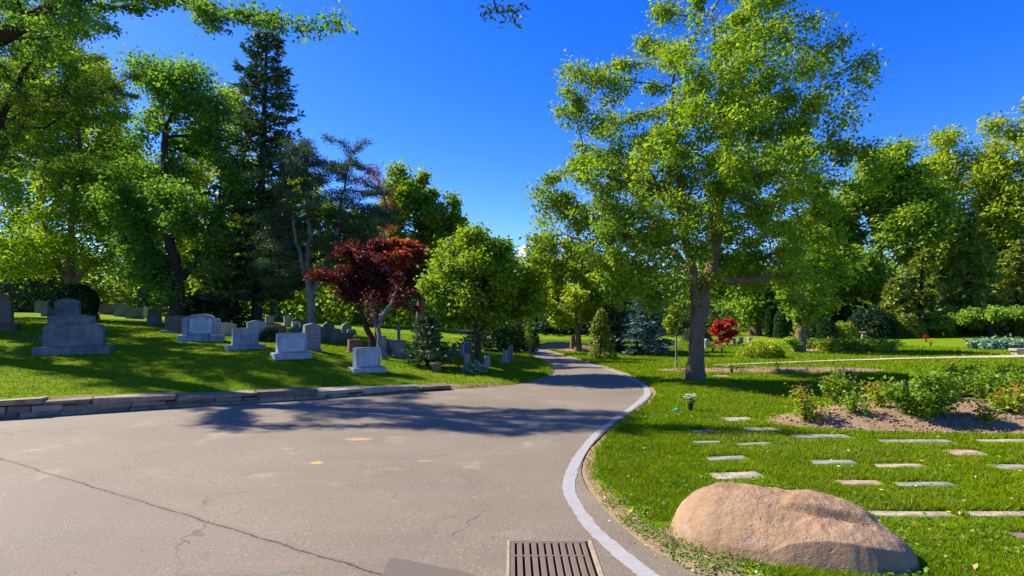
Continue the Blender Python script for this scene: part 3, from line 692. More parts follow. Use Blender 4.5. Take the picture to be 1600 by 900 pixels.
L_ORG = leaf_mat('leaf_orange', (.28, .04, .014), (.46, .10, .03), trans=.5)
L_RED = leaf_mat('leaf_red', (.25, .006, .012), (.62, .02, .025), trans=.4)
L_BRZ = leaf_mat('leaf_bronze', (.16, .05, .01), (.35, .11, .02), trans=.35)
L_SIL = leaf_mat('leaf_silver', (.10, .22, .12), (.28, .44, .30), trans=.2)
L_YFL = leaf_mat('flower_yellow', (.70, .58, .01), (.85, .75, .03), trans=.3)

# ------------------------------------------------------------ TREES
QUALITY = 1.0
def NL(n): return int(n * QUALITY)
# the big broad tree on the lawn
tree('maple_tree', 'big spreading maple with forked brown trunk on the lawn right of the bend', 'tree', 1087, 14.0,
     lob(14, [(1110, 60, 130, 140, 0), (1010, 170, 110, 110, .6), (1150, 170, 150, 120, -.8), (950, 290, 100, 100, -.2), (1255, 215, 110, 85, .3), (1100, 300, 150, 100, -1.8), (1090, 280, 150, 100, 2.0), (900, 370, 75, 75, .5),
              (1010, 400, 110, 75, -1.0), (1280, 330, 95, 75, .6), (1190, 400, 120, 60, 1.2), (1330, 225, 45, 45, 0), (930, 130, 45, 40, 0), (1230, 60, 45, 60, 0), (1000, 440, 70, 40, -.4), (1255, 430, 60, 45, .4), (1130, -60, 110, 70, 0), (865, 310, 35, 40, 0), (860, 390, 40, 50, .2), (955, 455, 55, 40, .3), (1045, 475, 45, 35, -.8), (890, 440, 40, 35, .4), (1300, 400, 60, 45, 0), (880, 210, 40, 50, 0), (1350, 290, 30, 30, 0), (905, 120, 35, 35, 0)]),
     G_MAIN, BARK, n_attr=1900, D=.25, kill=.36, n_leaf=NL(130000), size=.084, trunk_r=.215, r_tip=.006, sig=.15, rmax=.014, rmin=.006, seed=4, tipw=3.5, holes=.52, hs=.62, droop=.45, flare=1.3, shell=.55,
     seeds=[[(1087, 600, 0), (1086, 560, 0), (1090, 500, 0), (1098, 462, 0), (1112, 420, .1), (1128, 330, .2), (1135, 240, .1), (1130, 130, 0), (1112, 20, 0)],
            [(1090, 490, 0), (1078, 430, -.2), (1062, 370, -.4), (1052, 300, -.5), (1040, 200, -.4), (1055, 90, 0)],
            [(1062, 375, -.4), (1010, 390, -.8), (960, 375, -.9), (915, 385, -.6)], [(1055, 320, -.5), (1000, 290, -.2), (940, 270, .2)],
            [(1112, 425, .1), (1160, 400, .8), (1230, 395, 1.3), (1290, 360, 1.2)], [(1104, 452, .1), (1150, 440, -.5), (1210, 432, -1.1)], [(1130, 300, .2), (1180, 280, -.5), (1250, 262, -.7)], [(1134, 230, .1), (1190, 150, .8), (1215, 70, .9)],
            [(1075, 420, -.2), (1040, 350, 1.2), (1020, 260, 2.0)], [(1120, 380, .2), (1150, 330, 1.8), (1170, 250, 2.4)]])
# trees of the left lawn
tree('maple_tree', 'leafy green maple with low forking trunk above the dark cone shaped bush', 'tree', 113, 27,
     lob(27, [(95, 90, 60, 40, 0), (0, 160, 80, 80, 0), (160, 270, 60, 70, 0), (110, 330, 120, 80, 0), (60, 230, 110, 100, 1), (150, 190, 70, 90, -1), (20, 350, 70, 70, -1), (190, 330, 50, 60, 1), (110, 130, 60, 50, 0), (40, 410, 60, 30, 0), (175, 410, 40, 25, 0)]),
     G_MID, BARK, n_attr=1100, D=.48, n_leaf=NL(50000), size=.165, trunk_r=.32, sig=.34, rmin=.012, r_tip=.01, seed=21, holes=.3, hs=.35,
     seeds=[[(113, 500, 0), (113, 445, 0), (110, 420, 0), (112, 330, 0)], [(113, 440, 0), (140, 415, 0), (170, 395, .3)], [(112, 435, 0), (85, 405, 0), (60, 330, 0)]])
tree('maple_tree', 'tall bluish green maple with thick dark trunk behind the black headstone', 'tree', 277, 22,
     lob(22, [(210, 200, 38, 45, 0), (300, 110, 28, 28, 0), (232, 95, 15, 25, 0), (262, 85, 14, 22, 0), (275, 350, 95, 75, 0), (250, 230, 85, 80, .5), (310, 170, 60, 70, -.5), (250, 120, 50, 50, 0), (330, 300, 60, 90, .6), (200, 300, 40, 80, 0), (280, 430, 85, 30, -.5), (215, 415, 45, 35, .8)]),
     G_BLUE, BARKD, n_attr=1100, D=.4, n_leaf=NL(40000), size=.13, trunk_r=.30, sig=.29, rmin=.01, r_tip=.009, seed=22, holes=.48, hs=.4,
     seeds=[[(280, 512, 0), (278, 470, 0), (276, 440, 0), (262, 350, 0), (255, 200, 0)], [(277, 455, 0), (310, 410, 0), (335, 330, 0)], [(276, 445, 0), (240, 400, .2), (215, 340, .3)]])
tree('maple_tree', 'pale green leafy tree filling in between the tall spruce and the bluish maple', 'tree', 352, 29,
     lob(29, [(350, 300, 55, 130, 0), (365, 190, 35, 60, 0), (330, 400, 60, 60, .5)]), G_YEL, BARK, n_attr=450, D=.5, n_leaf=NL(18000), size=.17, trunk_r=.22, sig=.28, rmin=.012, r_tip=.01, seed=23)
conifer('spruce_tree', 'tall dark pointed spruce towering over the headstones', 400, 24, 10, 205, N_SPR, whorls=40, per=10, seed=3, lean=.035, low=.12, prof=.72, droop=-.32, needle=.135, trunk_r=.22, up=.35, dens=1.1)
tree('cedar_tree', 'sparse blue grey cedar with a forked bare pale trunk behind the pink headstone', 'cedar', 487, 20,
     lob(20, [(490, 320, 75, 35, 0), (548, 222, 34, 10, 0), (510, 250, 60, 14, .5), (450, 290, 60, 26, -.4), (570, 300, 45, 26, .4), (430, 390, 50, 22, .5), (530, 385, 60, 16, 0), (460, 228, 30, 14, 0), (590, 335, 40, 20, 0), (480, 365, 70, 18, .6), (545, 275, 50, 16, -.4), (500, 215, 25, 10, 0), (440, 345, 45, 18, 0), (540, 340, 60, 16, .8), (450, 400, 60, 60, .5), (480, 260, 40, 40, 0), (550, 380, 50, 40, .5)]),
     N_CED, BARKG, n_attr=1500, D=.2, n_leaf=NL(75000), size=.085, trunk_r=.16, sig=.15, zs=.45, aspect=.34, rmin=.008, r_tip=.009, seed=24, flat=1.0, droop=.0, holes=.35, hs=.8, shell=.6,
     seeds=[[(486, 512, 0), (486, 465, 0), (480, 430, 0), (486, 350, 0), (480, 250, 0)], [(487, 468, 0), (500, 425, .1), (520, 380, .2), (530, 310, .3), (545, 245, .2)], [(484, 450, 0), (473, 400, -.3), (455, 310, -.4)]], leaf_ax=True)
tree('dead_tree', 'bare brownish top of a thin conifer behind the grey cedar', 'tree', 590, 25,
     lob(25, [(585, 300, 28, 45, 0), (600, 340, 30, 40, 0), (560, 290, 25, 22, 0)]), L_BRZ, BARKG, n_attr=160, D=.35, n_leaf=NL(2600), size=.1, trunk_r=.1, sig=.16, aspect=.3, seed=25, rmin=.006, r_tip=.008, holes=.3)
tree('japanese_maple_tree', 'dark purple leaved maple with an orange tinged top beside the cedar', 'tree', 590, 17.5,
     lob(17.5, [(600, 405, 70, 42, 0), (570, 385, 40, 30, .3), (640, 440, 35, 30, .3), (635, 400, 35, 25, 0), (590, 440, 62, 25, -.3), (550, 452, 28, 12, 0), (492, 428, 13, 3, -.6)]),
     L_PUR, BARKD, n_attr=520, D=.24, n_leaf=NL(42000), size=.085, trunk_r=.11, sig=.15, zs=.45, rmin=.006, r_tip=.006, seed=26, holes=.4, hs=.7,
     extra=[('orange_leaves', L_ORG, lambda C, rg: (C[:, 0] > (612 - 800) / F * 17.5) & (C[:, 2] > zpx(425, 17.5)) & (rg.random(len(C)) < .9), .13)],
     seeds=[[(578, 545, 0), (573, 515, 0), (560, 480, 0), (565, 440, 0)], [(575, 520, 0), (592, 480, 0), (610, 430, 0)]])
tree('slender_tree', 'thin pale curving trunk with sparse leaves behind the pale square headstone', 'tree', 600, 15.2,
     lob(15.2, [(625, 440, 35, 30, 0), (600, 400, 25, 20, 0), (650, 470, 30, 18, 0)]), L_PUR, BARKG, n_attr=110, D=.2, n_leaf=NL(1800), size=.08, trunk_r=.075, sig=.1, seed=27, rmin=.006, r_tip=.005,
     seeds=[[(598, 575, 0), (594, 540, 0), (593, 510, 0), (612, 475, 0), (622, 440, 0)], [(594, 530, 0), (585, 505, 0), (575, 470, 0)]])
tree('maple_tree', 'tall airy green maple with loose rising boughs behind the purple one', 'tree', 655, 30,
     lob(30, [(650, 300, 40, 55, 0), (690, 310, 30, 40, .5), (625, 340, 35, 50, 0), (665, 380, 60, 40, 0), (705, 345, 25, 30, 0), (645, 262, 22, 20, 0)]), G_MAIN, BARK, n_attr=600, D=.42, n_leaf=NL(20000), size=.19, trunk_r=.2, sig=.24, rmin=.012, r_tip=.01, seed=28, holes=.35, hs=.5, trop=(0, 0, .25),
     extra=[('red_leaves', L_ORG, lambda C, rg: (C[:, 2] < zpx(345, 30)) & (C[:, 0] > (640 - 800) / F * 30) & (rg.random(len(C)) < .16), .18)])
tree('round_maple_tree', 'low rounded yellow green maple beside the road, slim trunk among small stones', 'tree', 746, 15.0,
     lob(15, [(750, 430, 82, 62, 0), (745, 395, 50, 38, -.3), (800, 440, 50, 50, .4), (705, 450, 42, 45, .3), (760, 480, 85, 26, 0), (825, 470, 28, 26, 0), (690, 490, 25, 20, 0)]),
     G_MAIN, BARKD, n_attr=800, D=.22, n_leaf=NL(50000), size=.095, trunk_r=.085, sig=.165, rmin=.005, r_tip=.005, seed=29, holes=.1, hs=.8, shell=.4,
     seeds=[[(745, 575, 0), (747, 520, 0), (748, 470, 0), (750, 420, 0)], [(747, 515, 0), (775, 480, 0), (800, 455, .3)], [(747, 505, 0), (722, 475, 0), (705, 450, .3)]])
conifer('small_fir_tree', 'small dark bushy fir on the lawn next to a brown stone pot', 668, 14.6, 495, 78, N_SPR, whorls=15, per=8, seed=5, low=.10, prof=.5, droop=-.05, needle=.07, trunk_r=.05, up=.25, dens=1.3, cat='fir')
tree('sapling_tree', 'thin young tree with a pole straight trunk in the grass tip by the road', 'tree', 827, 23,
     lob(23, [(827, 480, 16, 22, 0), (822, 500, 12, 12, 0)]), G_YEL, BARKG, n_attr=60, D=.2, n_leaf=NL(1200), size=.1, trunk_r=.035, sig=.12, seed=30)
# off to the left of the view: the tree whose boughs reach in over the road
tree('overhanging_tree', 'leafy boughs hanging in over the road from a tree beside the frame', 'tree', 0, 11,
     [(-11.2, 12.2, 8.2, 1.9, 1.7, 1.4), (-9.2, 12.2, 8.9, 1.6, 1.3, .85), (-7.6, 12.2, 8.6, 1.2, .9, .4), (-6.9, 10.6, 7.35, .6, .5, .38), (-5.9, 10.6, 7.15, .5, .5, .42), (-5.0, 10.5, 7.25, .7, .5, .3), (-4.3, 10.4, 7.0, .4, .4, .42), (-3.5, 10.3, 7.15, .45, .4, .35), (-3.0, 10.2, 6.95, .4, .35, .32), (-3.7, 10.3, 6.85, .35, .35, .4), (-5.6, 10.5, 6.95, .3, .3, .35), (-7.4, 10.6, 7.0, .3, .3, .4), (-8.6, 11, 7.4, .6, .5, .4), (-2.2, 9.2, 8.2, .3, .3, .2), (-.15, 9, 6.72, .28, .25, .12)],
     G_BLUE, BARKD, n_attr=1150, D=.24, n_leaf=NL(24000), size=.08, trunk_r=.28, sig=.12, rmin=.006, r_tip=.005, seed=31, holes=.3, hs=.6, droop=.6, pos=(-17.2, 13.6, H1(-17.2, 13.6)), trunk_top=7.4,
     group='trees beside the cemetery road')
LARCH = leaf_mat('larch_leaf', (.05, .13, .008), (.16, .26, .015), trans=.45)
tree('larch_tree', 'feathery dark boughs reaching in over the lawn at the very edge of the view', 'tree', 0, 12,
     [(-12.6, 15.5, 8.6, 2.2, 1.8, .5), (-12.4, 15, 7.0, 2.3, 1.8, .35), (-12.8, 15.5, 5.9, 2.2, 1.8, .35), (-13, 15.5, 10.0, 1.8, 1.8, .5), (-15.5, 15.5, 8.5, 2.5, 2.5, 2.8), (-12.2, 15.8, 7.8, 1.8, 1.5, .3)],
     LARCH, BARKD, n_attr=900, D=.27, n_leaf=NL(60000), size=.075, trunk_r=.28, sig=.12, zs=.4, aspect=.45, rmin=.006, r_tip=.006, seed=32, holes=.2, hs=.8, droop=.1,
     pos=(-17, 16, H1(-17, 16)), group='trees beside the cemetery road')
for q, (X_, Y_) in enumerate([(-25, 13), (-23, 21), (-20.5, 16.8)]):
    tree('maple_tree', ['maple beside the road well outside the view, nearer one', 'maple beside the road well outside the view, farther one', 'maple beside the road outside the view, closest to the wall', 'maple beside the road well outside the view, third and closest to the wall'][q], 'tree', 0, 12, [(X_ + 1, Y_, 7.5, 3.2, 3.4, 2.6), (X_ + 1.5, Y_ + .5, 8.5, 2.5, 2.5, 1.6), (X_, Y_, 10, 2.6, 2.6, 1.8)],
         G_MID, BARKD, n_attr=450, D=.4, n_leaf=NL(16000), size=.16, trunk_r=.26, sig=.22, seed=38 + q, holes=.5, hs=.5, pos=(X_, Y_, H1(X_, Y_)), group='trees beside the cemetery road')
tree('chestnut_tree', 'dark leafy twig tips dangling into the sky at the top edge', 'tree', 0, 9,
     [(-2.6, -.2, 6.6, 1.5, 1.5, .8), (-1.2, 2.6, 6.9, .6, .8, .3), (-.12, 7.0, 5.42, .34, .3, .10), (-.12, 7.0, 5.32, .30, .2, .06), (.05, 7.0, 5.36, .2, .2, .08)], G_DARK, BARKD, n_attr=360, D=.2, kill=.16, n_leaf=NL(7000), size=.085, trunk_r=.2, sig=.07, rmin=.004, r_tip=.004, seed=33, holes=0,
     pos=(-3.2, -1.6, H1(-3.2, -1.6)), trunk_top=5.4, group='trees beside the cemetery road', aspect=.35)
# centre, beyond the bend
tree('green_tree', 'bright green tree with forked trunk on the verge beyond the bend by the bare earth', 'tree', 903, 24.5,
     lob(24.5, [(905, 450, 55, 50, 0), (880, 420, 40, 35, 0), (935, 470, 40, 30, .4), (870, 480, 30, 25, 0), (900, 400, 35, 25, 0)]), G_YEL, BARK, n_attr=420, D=.32, n_leaf=NL(16000), size=.14, trunk_r=.14, sig=.17, seed=34, r_tip=.007,
     seeds=[[(903, 552, 0), (903, 515, 0), (900, 480, 0)], [(903, 520, 0), (918, 490, 0), (925, 460, 0)]])
conifer('weeping_conifer', 'slim weeping yellow green conifer on the verge in front of the dark spruces', 938, 20.5, 478, 62, N_OLV, whorls=22, per=6, seed=6, low=.02, prof=.8, droop=-.6, weep=.5, needle=.08, trunk_r=.06, up=.1, cat='conifer', dens=.9)
conifer('spruce_tree', 'dark green spruce standing left of the silvery blue one', 966, 25.0, 395, 100, N_SPR, whorls=26, per=8, seed=7, low=.02, prof=.7, droop=-.2, needle=.12, trunk_r=.12)
conifer('blue_spruce_tree', 'silvery blue spruce just left of the big maple trunk', 1012, 22.5, 440, 96, N_BLU, whorls=24, per=9, seed=8, low=.02, prof=.75, droop=-.15, needle=.10, trunk_r=.1, dens=1.2)
tree('young_tree', 'young yellow leaved tree with a thin straight trunk just left of the big trunk', 'tree', 1057, 17.3,
     lob(17.3, [(1055, 505, 18, 24, 0), (1060, 485, 12, 16, 0), (1045, 520, 10, 12, 0)]), G_YEL, BARKG, n_attr=110, D=.13, n_leaf=NL(2200), size=.075, trunk_r=.032, sig=.08, seed=35, r_tip=.004)
tree('red_maple_tree', 'small bright red leaved maple on the far lawn behind the big trunk', 'tree', 1122, 29,
     lob(29, [(1133, 507, 20, 10, 0), (1120, 515, 12, 10, 0), (1143, 518, 14, 10, 0), (1132, 530, 14, 12, 0), (1122, 503, 8, 6, 0)]), L_RED, BARKG, n_attr=130, D=.18, n_leaf=NL(3200), size=.12, trunk_r=.07, sig=.1, seed=36, r_tip=.006, holes=.2)
tree('ivy_clad_tree', 'leafy tree with ivy round its trunk, right of the yellow flowering bush', 'tree', 1250, 24,
     lob(24, [(1250, 470, 45, 35, 0), (1235, 430, 60, 50, .5), (1285, 440, 45, 45, .5), (1245, 520, 16, 24, 0), (1300, 400, 60, 50, 1)]), G_MAIN, BARK, n_attr=520, D=.3, n_leaf=NL(17000), size=.14, trunk_r=.2, sig=.17, seed=37, r_tip=.007, holes=.3)
# right background
def bigtree(label, px, d, L, mat, seed, n_leaf=30000, size=.27, name='tall_tree', **k):
    return tree(name, label, 'tree', px, d, lob(d, L), mat, BARK, n_attr=800, D=.7, n_leaf=NL(int(n_leaf * 1.25)), size=size, trunk_r=.38, sig=.5, rmin=.02, r_tip=.014, seed=seed, holes=.42, hs=.28, rmax=.05, **k)
bigtree('bright green tree rising between the big maple and the yellow green ones', 1370, 40, [(1375, 290, 55, 55, 0), (1345, 350, 60, 60, 1), (1410, 350, 50, 60, -1), (1330, 420, 70, 45, 0), (1390, 250, 28, 25, 0)], G_MAIN, 41)
bigtree('yellow green tree with twiggy open top behind the drooping conifers', 1475, 46, [(1470, 270, 60, 50, 0), (1440, 330, 60, 60, 1), (1510, 320, 65, 60, -1), (1465, 225, 40, 22, 0), (1500, 390, 90, 50, 0)], G_YEL, 42, 30000)
bigtree('tall yellow leaved tree at the edge of the view behind the dome shaped tree', 1590, 44, [(1590, 250, 55, 60, 0), (1560, 320, 60, 60, 0), (1620, 200, 60, 40, 0), (1600, 380, 80, 60, 1), (1650, 300, 60, 80, 0)], G_YEL, 43, 30000)
bigtree('deep green tree behind the row of clipped cedars', 1265, 44, [(1265, 410, 70, 60, 0), (1220, 450, 55, 45, 0), (1310, 440, 55, 50, 1)], G_MID, 44, 18000)
bigtree('green tree with light trunk behind the red maple', 1180, 40, [(1180, 455, 55, 40, 0), (1150, 430, 45, 40, 1), (1205, 470, 40, 30, 0)], G_MID, 45, 14000)
for i, (lb, px, d, tp, w, sd_) in enumerate([('tall drooping olive green spruce in front of the yellow green tree', 1515, 38, 325, 130, 51), ('shaggy olive spruce at the edge of the view', 1590, 40, 370, 130, 52),
        ('drooping olive spruce standing left of the tallest one', 1440, 37, 385, 95, 53), ('short dark olive spruce right of the clipped cedars', 1400, 36, 430, 80, 54)]):
    conifer('drooping_spruce_tree', lb, px, d, tp, w, N_OLV, whorls=26, per=6, seed=sd_, low=.05, prof=.7, droop=-.6, weep=.45, needle=.2, trunk_r=.18, up=.2, cat='spruce', group='drooping spruces behind the lawn', dens=.8)
for i, (lb, px, d, w, tp, mt) in enumerate([('low dome of weeping bright green foliage, the one with a trunk in view', 1546, 36, 105, 474, G_MAIN), ('low dome of weeping green foliage left of the other dome', 1478, 39, 62, 472, G_MAIN)]):
    x, y, z = at(px, d); rx = w * d / F; tz = zpx(tp, d) - z
    tree('weeping_dome_tree', lb, 'tree', px, d, [(x, y, z + tz * .72, rx * .92, rx * .8, tz * .2), (x - rx * .75, y, z + tz * .45, rx * .3, rx * .5, tz * .3), (x + rx * .75, y, z + tz * .45, rx * .3, rx * .5, tz * .3)], mt, BARKD,
         n_attr=420, D=.3, n_leaf=NL(17000), size=.2, trunk_r=.17, sig=.17, seed=60 + i, droop=1.2, holes=.1, trunk_top=z + tz * .6, r_tip=.012, group='weeping dome trees at the far lawn')
# shrubs and clipped evergreens
x, y, z = at(1190, 21); shrub('flowering_bush', 'rounded bush dotted with yellow flowers on the far lawn', x, y, .82, .6, .64, G_YEL, NL(9000), .06, 'bush', seed=70, solid=True, bloom=L_YFL, n_bloom=800, bsize=.055)
for i, (lb, px, d, h, w) in enumerate([('dark clipped cedar cone, the taller of the close pair', 1272, 34, 1.55, .52), ('dark clipped cedar cone, the shorter of the close pair', 1291, 33, 1.2, .5), ('narrow column cedar left of the ivy clad tree', 1212, 38, 2.1, .28),
                                      ('narrow column cedar farthest left in the row', 1203, 37, 1.9, .26), ('plump dark column cedar behind the yellow bush', 1221, 36, 1.8, .42)]):
    x, y, z = at(px, d); rng = np.random.default_rng(80 + i); n = NL(4500); u = rng.random(n); a = rng.uniform(0, 6.283, n); rr = w * np.clip((1 - u) * 1.9, 0, 1) ** .6 * (1 - .2 * rng.random(n) ** 2) * (1 + .12 * np.sin(a * 3 + u * 9))
    C = np.column_stack([np.cos(a) * rr, np.sin(a) * rr, .1 + u * h]); V, Q = leaf_quads(C, .11, rng, .45, -.6)
    rt = empty('column_cedar', (x, y, z), 0, lb, 'cedar', 'clipped cedars beyond the lawn'); link('foliage', np_mesh('foliage', V, Q, False, None, {'tint': rng.random(n)}), G_DARK, rt)
    b = bmesh.new(); bmesh.ops.create_cone(b, cap_ends=True, segments=8, radius1=.06, radius2=.03, depth=h * .7, matrix=Matrix.Translation((0, 0, h * .33))); bm_obj('trunk', b, BARKD, rt)
x, y, z = at(118, 24.5)
rng = np.random.default_rng(90); n = NL(16000); u = rng.random(n); a = rng.uniform(0, 6.283, n); w = .83
rr = w * np.where(u < .45, .95 + .1 * u, 1.0 * np.sqrt(np.clip(1 - ((u - .45) / .55) ** 2, 0, 1))) * (1 - .22 * rng.random(n) ** 2) * (1 + .06 * np.sin(a * 4 + u * 7)); C = np.column_stack([np.cos(a) * rr, np.sin(a) * rr, .05 + u * 1.55])
V, Q = leaf_quads(C, .075, rng, .4, -.2); rt = empty('yew_bush', (x, y, z), 0, 'dense dark cone shaped yew under the forking maple behind the stacked headstones', 'bush', 'shrubs in the grounds')
link('foliage', np_mesh('foliage', V, Q, False, None, {'tint': rng.random(n)}), N_YEW, rt)
b = bmesh.new(); bmesh.ops.create_cone(b, cap_ends=True, segments=8, radius1=.12, radius2=.05, depth=1.2, matrix=Matrix.Translation((0, 0, .55))); bm_obj('trunk', b, BARKD, rt)
SH = [('dark low shrub beside the tall pale headstone', 424, 16.8, .34, .3, .42, N_YEW, 2600, .05), ('light green clump at the foot of the round maple', 742, 14.3, .3, .25, .28, L_SIL, 700, .06), ('dark shrub behind the slim road side stones', 780, 24, 1.6, 1.2, 1.3, G_DARK, 5000, .12),
      ('dark rounded shrub where the grass tip ends', 808, 29, 1.2, 1.0, 1.2, G_DARK, 4000, .12), ('small round bush beside the ivy clad trunk', 1266, 25, .35, .3, .45, G_MID, 1200, .07),
      ('dark bush at the foot of the clipped cedars', 1258, 26, .45, .4, .9, G_DARK, 2400, .08), ('round light green bush right of the clipped cedars', 1318, 33, .75, .6, 1.1, G_YEL, 3000, .1), ('dark evergreen bush behind the bird bath', 1362, 35, 1.5, 1.2, 2.0, N_YEW, 7000, .12),
      ('bronze tinged bush near the drooping spruces', 1415, 35, 1.0, .8, 1.5, N_OLV, 4000, .12), ('olive bush under the drooping spruces', 1385, 35, .7, .6, 1.1, G_DARK, 2600, .11),
      ('dark bushy yew left of the stone row', 50, 33, 2.2, 1.6, 3.0, N_YEW, 9000, .13), ('dark bush behind the tan headstone', 330, 24, 1.6, 1.2, 1.6, N_YEW, 7000, .1), ('low green bush left of the big trunk far off', 1090, 33, .9, .8, .8, G_DARK, 2500, .1)]
for i, (lb, px, d, rx, ry, h, mt, n, s) in enumerate(SH):
    x, y, z = at(px, d); shrub('bush', lb, x, y, rx, ry, h, mt, NL(n), s, 'bush', seed=100 + i, solid=True)
# understorey and woodland that closes the view
def belt(name, mat, arcs, n, size, seed, kind='stuff'):
    rng = np.random.default_rng(seed); Cs = []
    tot = sum(a[5] for a in arcs)
    for px0, px1, d0, d1, h, wgt in arcs:
        m = int(n * wgt / tot); nc = max(8, m // 130); cx = rng.uniform(px0, px1, nc); cd = rng.uniform(d0, d1, nc); X = (cx - 800) / F * cd; Z0 = height(X, cd, False); hh = h * (.45 + .55 * rng.random(nc)) * (1 + .3 * snoise(X, cd, .12, seed))
        k = rng.integers(0, nc, m); dz = rng.random(m) ** .8; wid = (.9 + .07 * h) 
        C = np.column_stack([X[k] + rng.normal(size=m) * wid, cd[k] + rng.normal(size=m) * wid, Z0[k] + hh[k] * dz]); Cs.append(C + rng.normal(size=C.shape) * .25)
    C = np.vstack(Cs); s = C[:, 1] / 45; V, Q = leaf_quads(C, size * s[:, None] if False else size, rng, .7, .2)
    o = link(name, np_mesh(name, V, Q, False, None, {'tint': rng.random(len(Q))}), mat); tag(o, kind=kind); return o
belt('woodland_leaves', G_YEL, [(-500, 860, 66, 80, 9, 5), (-350, 330, 42, 60, 7.5, 5), (330, 700, 46, 66, 8.5, 5), (640, 860, 50, 70, 8, 3)], NL(100000), .32, 1)
belt('woodland_undergrowth', G_MID, [(-350, 700, 38, 60, 2.8, 3), (640, 840, 44, 60, 4.5, 2), (860, 1180, 48, 70, 7.5, 3), (1150, 1800, 50, 64, 8, 5)], NL(80000), .32, 2)
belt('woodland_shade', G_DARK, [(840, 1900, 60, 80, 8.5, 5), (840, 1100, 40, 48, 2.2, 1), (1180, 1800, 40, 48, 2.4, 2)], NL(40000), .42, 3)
for i, (lb, px, d, L, mt) in enumerate([
        ('broad green tree far behind the forking maple', 60, 44, [(40, 300, 90, 80, 0), (100, 240, 70, 60, 0), (-30, 250, 80, 80, 0), (30, 400, 100, 50, 0)], G_MID),
        ('broad green tree far behind the bluish maple', 225, 42, [(215, 330, 80, 80, 0), (180, 260, 60, 60, 0), (250, 400, 80, 50, 0)], G_YEL),
        ('bright green tree far behind the spruce trunk', 430, 44, [(430, 370, 70, 70, 0), (400, 430, 80, 40, 0), (470, 320, 40, 50, 0)], G_YEL),
        ('leafy tree far behind the purple maple', 560, 42, [(560, 400, 60, 60, 0), (600, 440, 60, 40, 0), (530, 360, 40, 40, 0)], G_MID),
        ('green tree far along the road behind the round maple', 800, 48, [(800, 440, 55, 45, 0), (845, 470, 45, 30, 0), (760, 430, 40, 40, 0)], G_MAIN),
        ('bright tree closing the view where the road turns away', 862, 46, [(868, 480, 45, 32, 0), (850, 455, 30, 28, 0)], G_YEL)]):
    bigtree(lb, px, d, L, mt, 120 + i, 16000, .27)

# ------------------------------------------------------------ headstones
S_BLUE = stone_mat('granite_pale', (.30, .33, .345), .6, 1, .2); S_GREY = stone_mat('granite_grey', (.17, .19, .195), .5, 1, .35); S_WHT = stone_mat('marble_white', (.37, .40, .415), .7, 1, .1)
S_PINK = stone_mat('granite_pink', (.30, .235, .24), .65, 1, .1); S_RED = stone_mat('granite_red', (.22, .085, .06), .7, 1, 0); S_TAN = stone_mat('sandstone_tan', (.42, .33, .24), .6, 1, .2)
S_BLK = stone_mat('granite_black', (.028, .026, .026), .8, 1, 0, .3, .5); S_OLV = stone_mat('stone_mossy', (.19, .19, .12), .55, 1, .5); S_BRN = stone_mat('stone_brown', (.16, .115, .075), .6, 1, .3)
INK = flat_mat('lettering_dark', (.035, .045, .05), .9, .1); PANEL = flat_mat('panel_smooth', (.40, .435, .47), .6, .3, 0, .12, 30)
def profile(kind, w, h):
    a = w / 2
    if kind == 'flat': return [(-a, 0), (a, 0), (a * .985, h), (-a * .985, h)]
    if kind == 'arch': P = [(-a, 0), (a, 0)]; return P + [(a * .97 * math.cos(t), h * .8 + h * .2 * math.sin(t)) for t in np.linspace(0, math.pi, 14)]
    if kind == 'segment': return [(-a, 0), (a, 0)] + [(a * x, h * (.90 + .10 * math.cos(x * 1.57))) for x in np.linspace(1, -1, 12)]
    if kind == 'round': return [(-a, 0), (a, 0)] + [(a * math.cos(t), h - a + a * math.sin(t)) for t in np.linspace(0, math.pi, 14)]
    if kind == 'shoulder': return [(-a, 0), (a, 0), (a * .99, h * .72), (a * .9, h * .80), (a * .68, h * .85), (a * .6, h * .93)] + [(a * x, h * (.955 + .045 * math.cos(x * 2.6))) for x in np.linspace(.55, -.55, 9)] + [(-a * .6, h * .93), (-a * .68, h * .85), (-a * .9, h * .80), (-a * .99, h * .72)]
    if kind == 'monument':
        top = [(a * .72 * math.cos(t), h * .76 + h * .24 * math.sin(t)) for t in np.linspace(0.0, math.pi, 16)]
        return [(-a, 0), (a, 0), (a, h * .72), (a * .93, h * .77), (a * .74, h * .77)] + top + [(-a * .74, h * .77), (-a * .93, h * .77), (-a, h * .72)]
    if kind == 'flare': return [(-a, 0), (a, 0), (a * .93, h * .12), (a * .90, h * .3), (a * .9, h * .92)] + [(a * .9 * x, h * (.94 + .06 * math.cos(x * 1.5))) for x in np.linspace(.95, -.95, 8)] + [(-a * .9, h * .92), (-a * .9, h * .3), (-a * .93, h * .12)]
    if kind == 'peak': return [(-a, 0), (a, 0), (a * .97, h * .93), (a * .5, h * .97), (0, h), (-a * .5, h * .97), (-a * .97, h * .93)]
    if kind == 'gothic': return [(-a, 0), (a, 0), (a, h * .66), (a * .8, h * .74), (a * .45, h * .82), (a * .2, h * .92), (0, h), (-a * .2, h * .92), (-a * .45, h * .82), (-a * .8, h * .74), (-a, h * .66)]
def extrude(P, y0, y1, bev=.01, z0=0.0, mat=None):
    b = bmesh.new(); f = b.faces.new([b.verts.new((x, y0, z + z0)) for x, z in P]); r = bmesh.ops.extrude_face_region(b, geom=[f])
    for v in [q for q in r['geom'] if isinstance(q, bmesh.types.BMVert)]: v.co.y = y1
    bmesh.ops.recalc_face_normals(b, faces=b.faces)
    if bev: bmesh.ops.bevel(b, geom=[e for e in b.edges if e.calc_face_angle(0) > .6], offset=bev, segments=2, affect='EDGES')
    return b
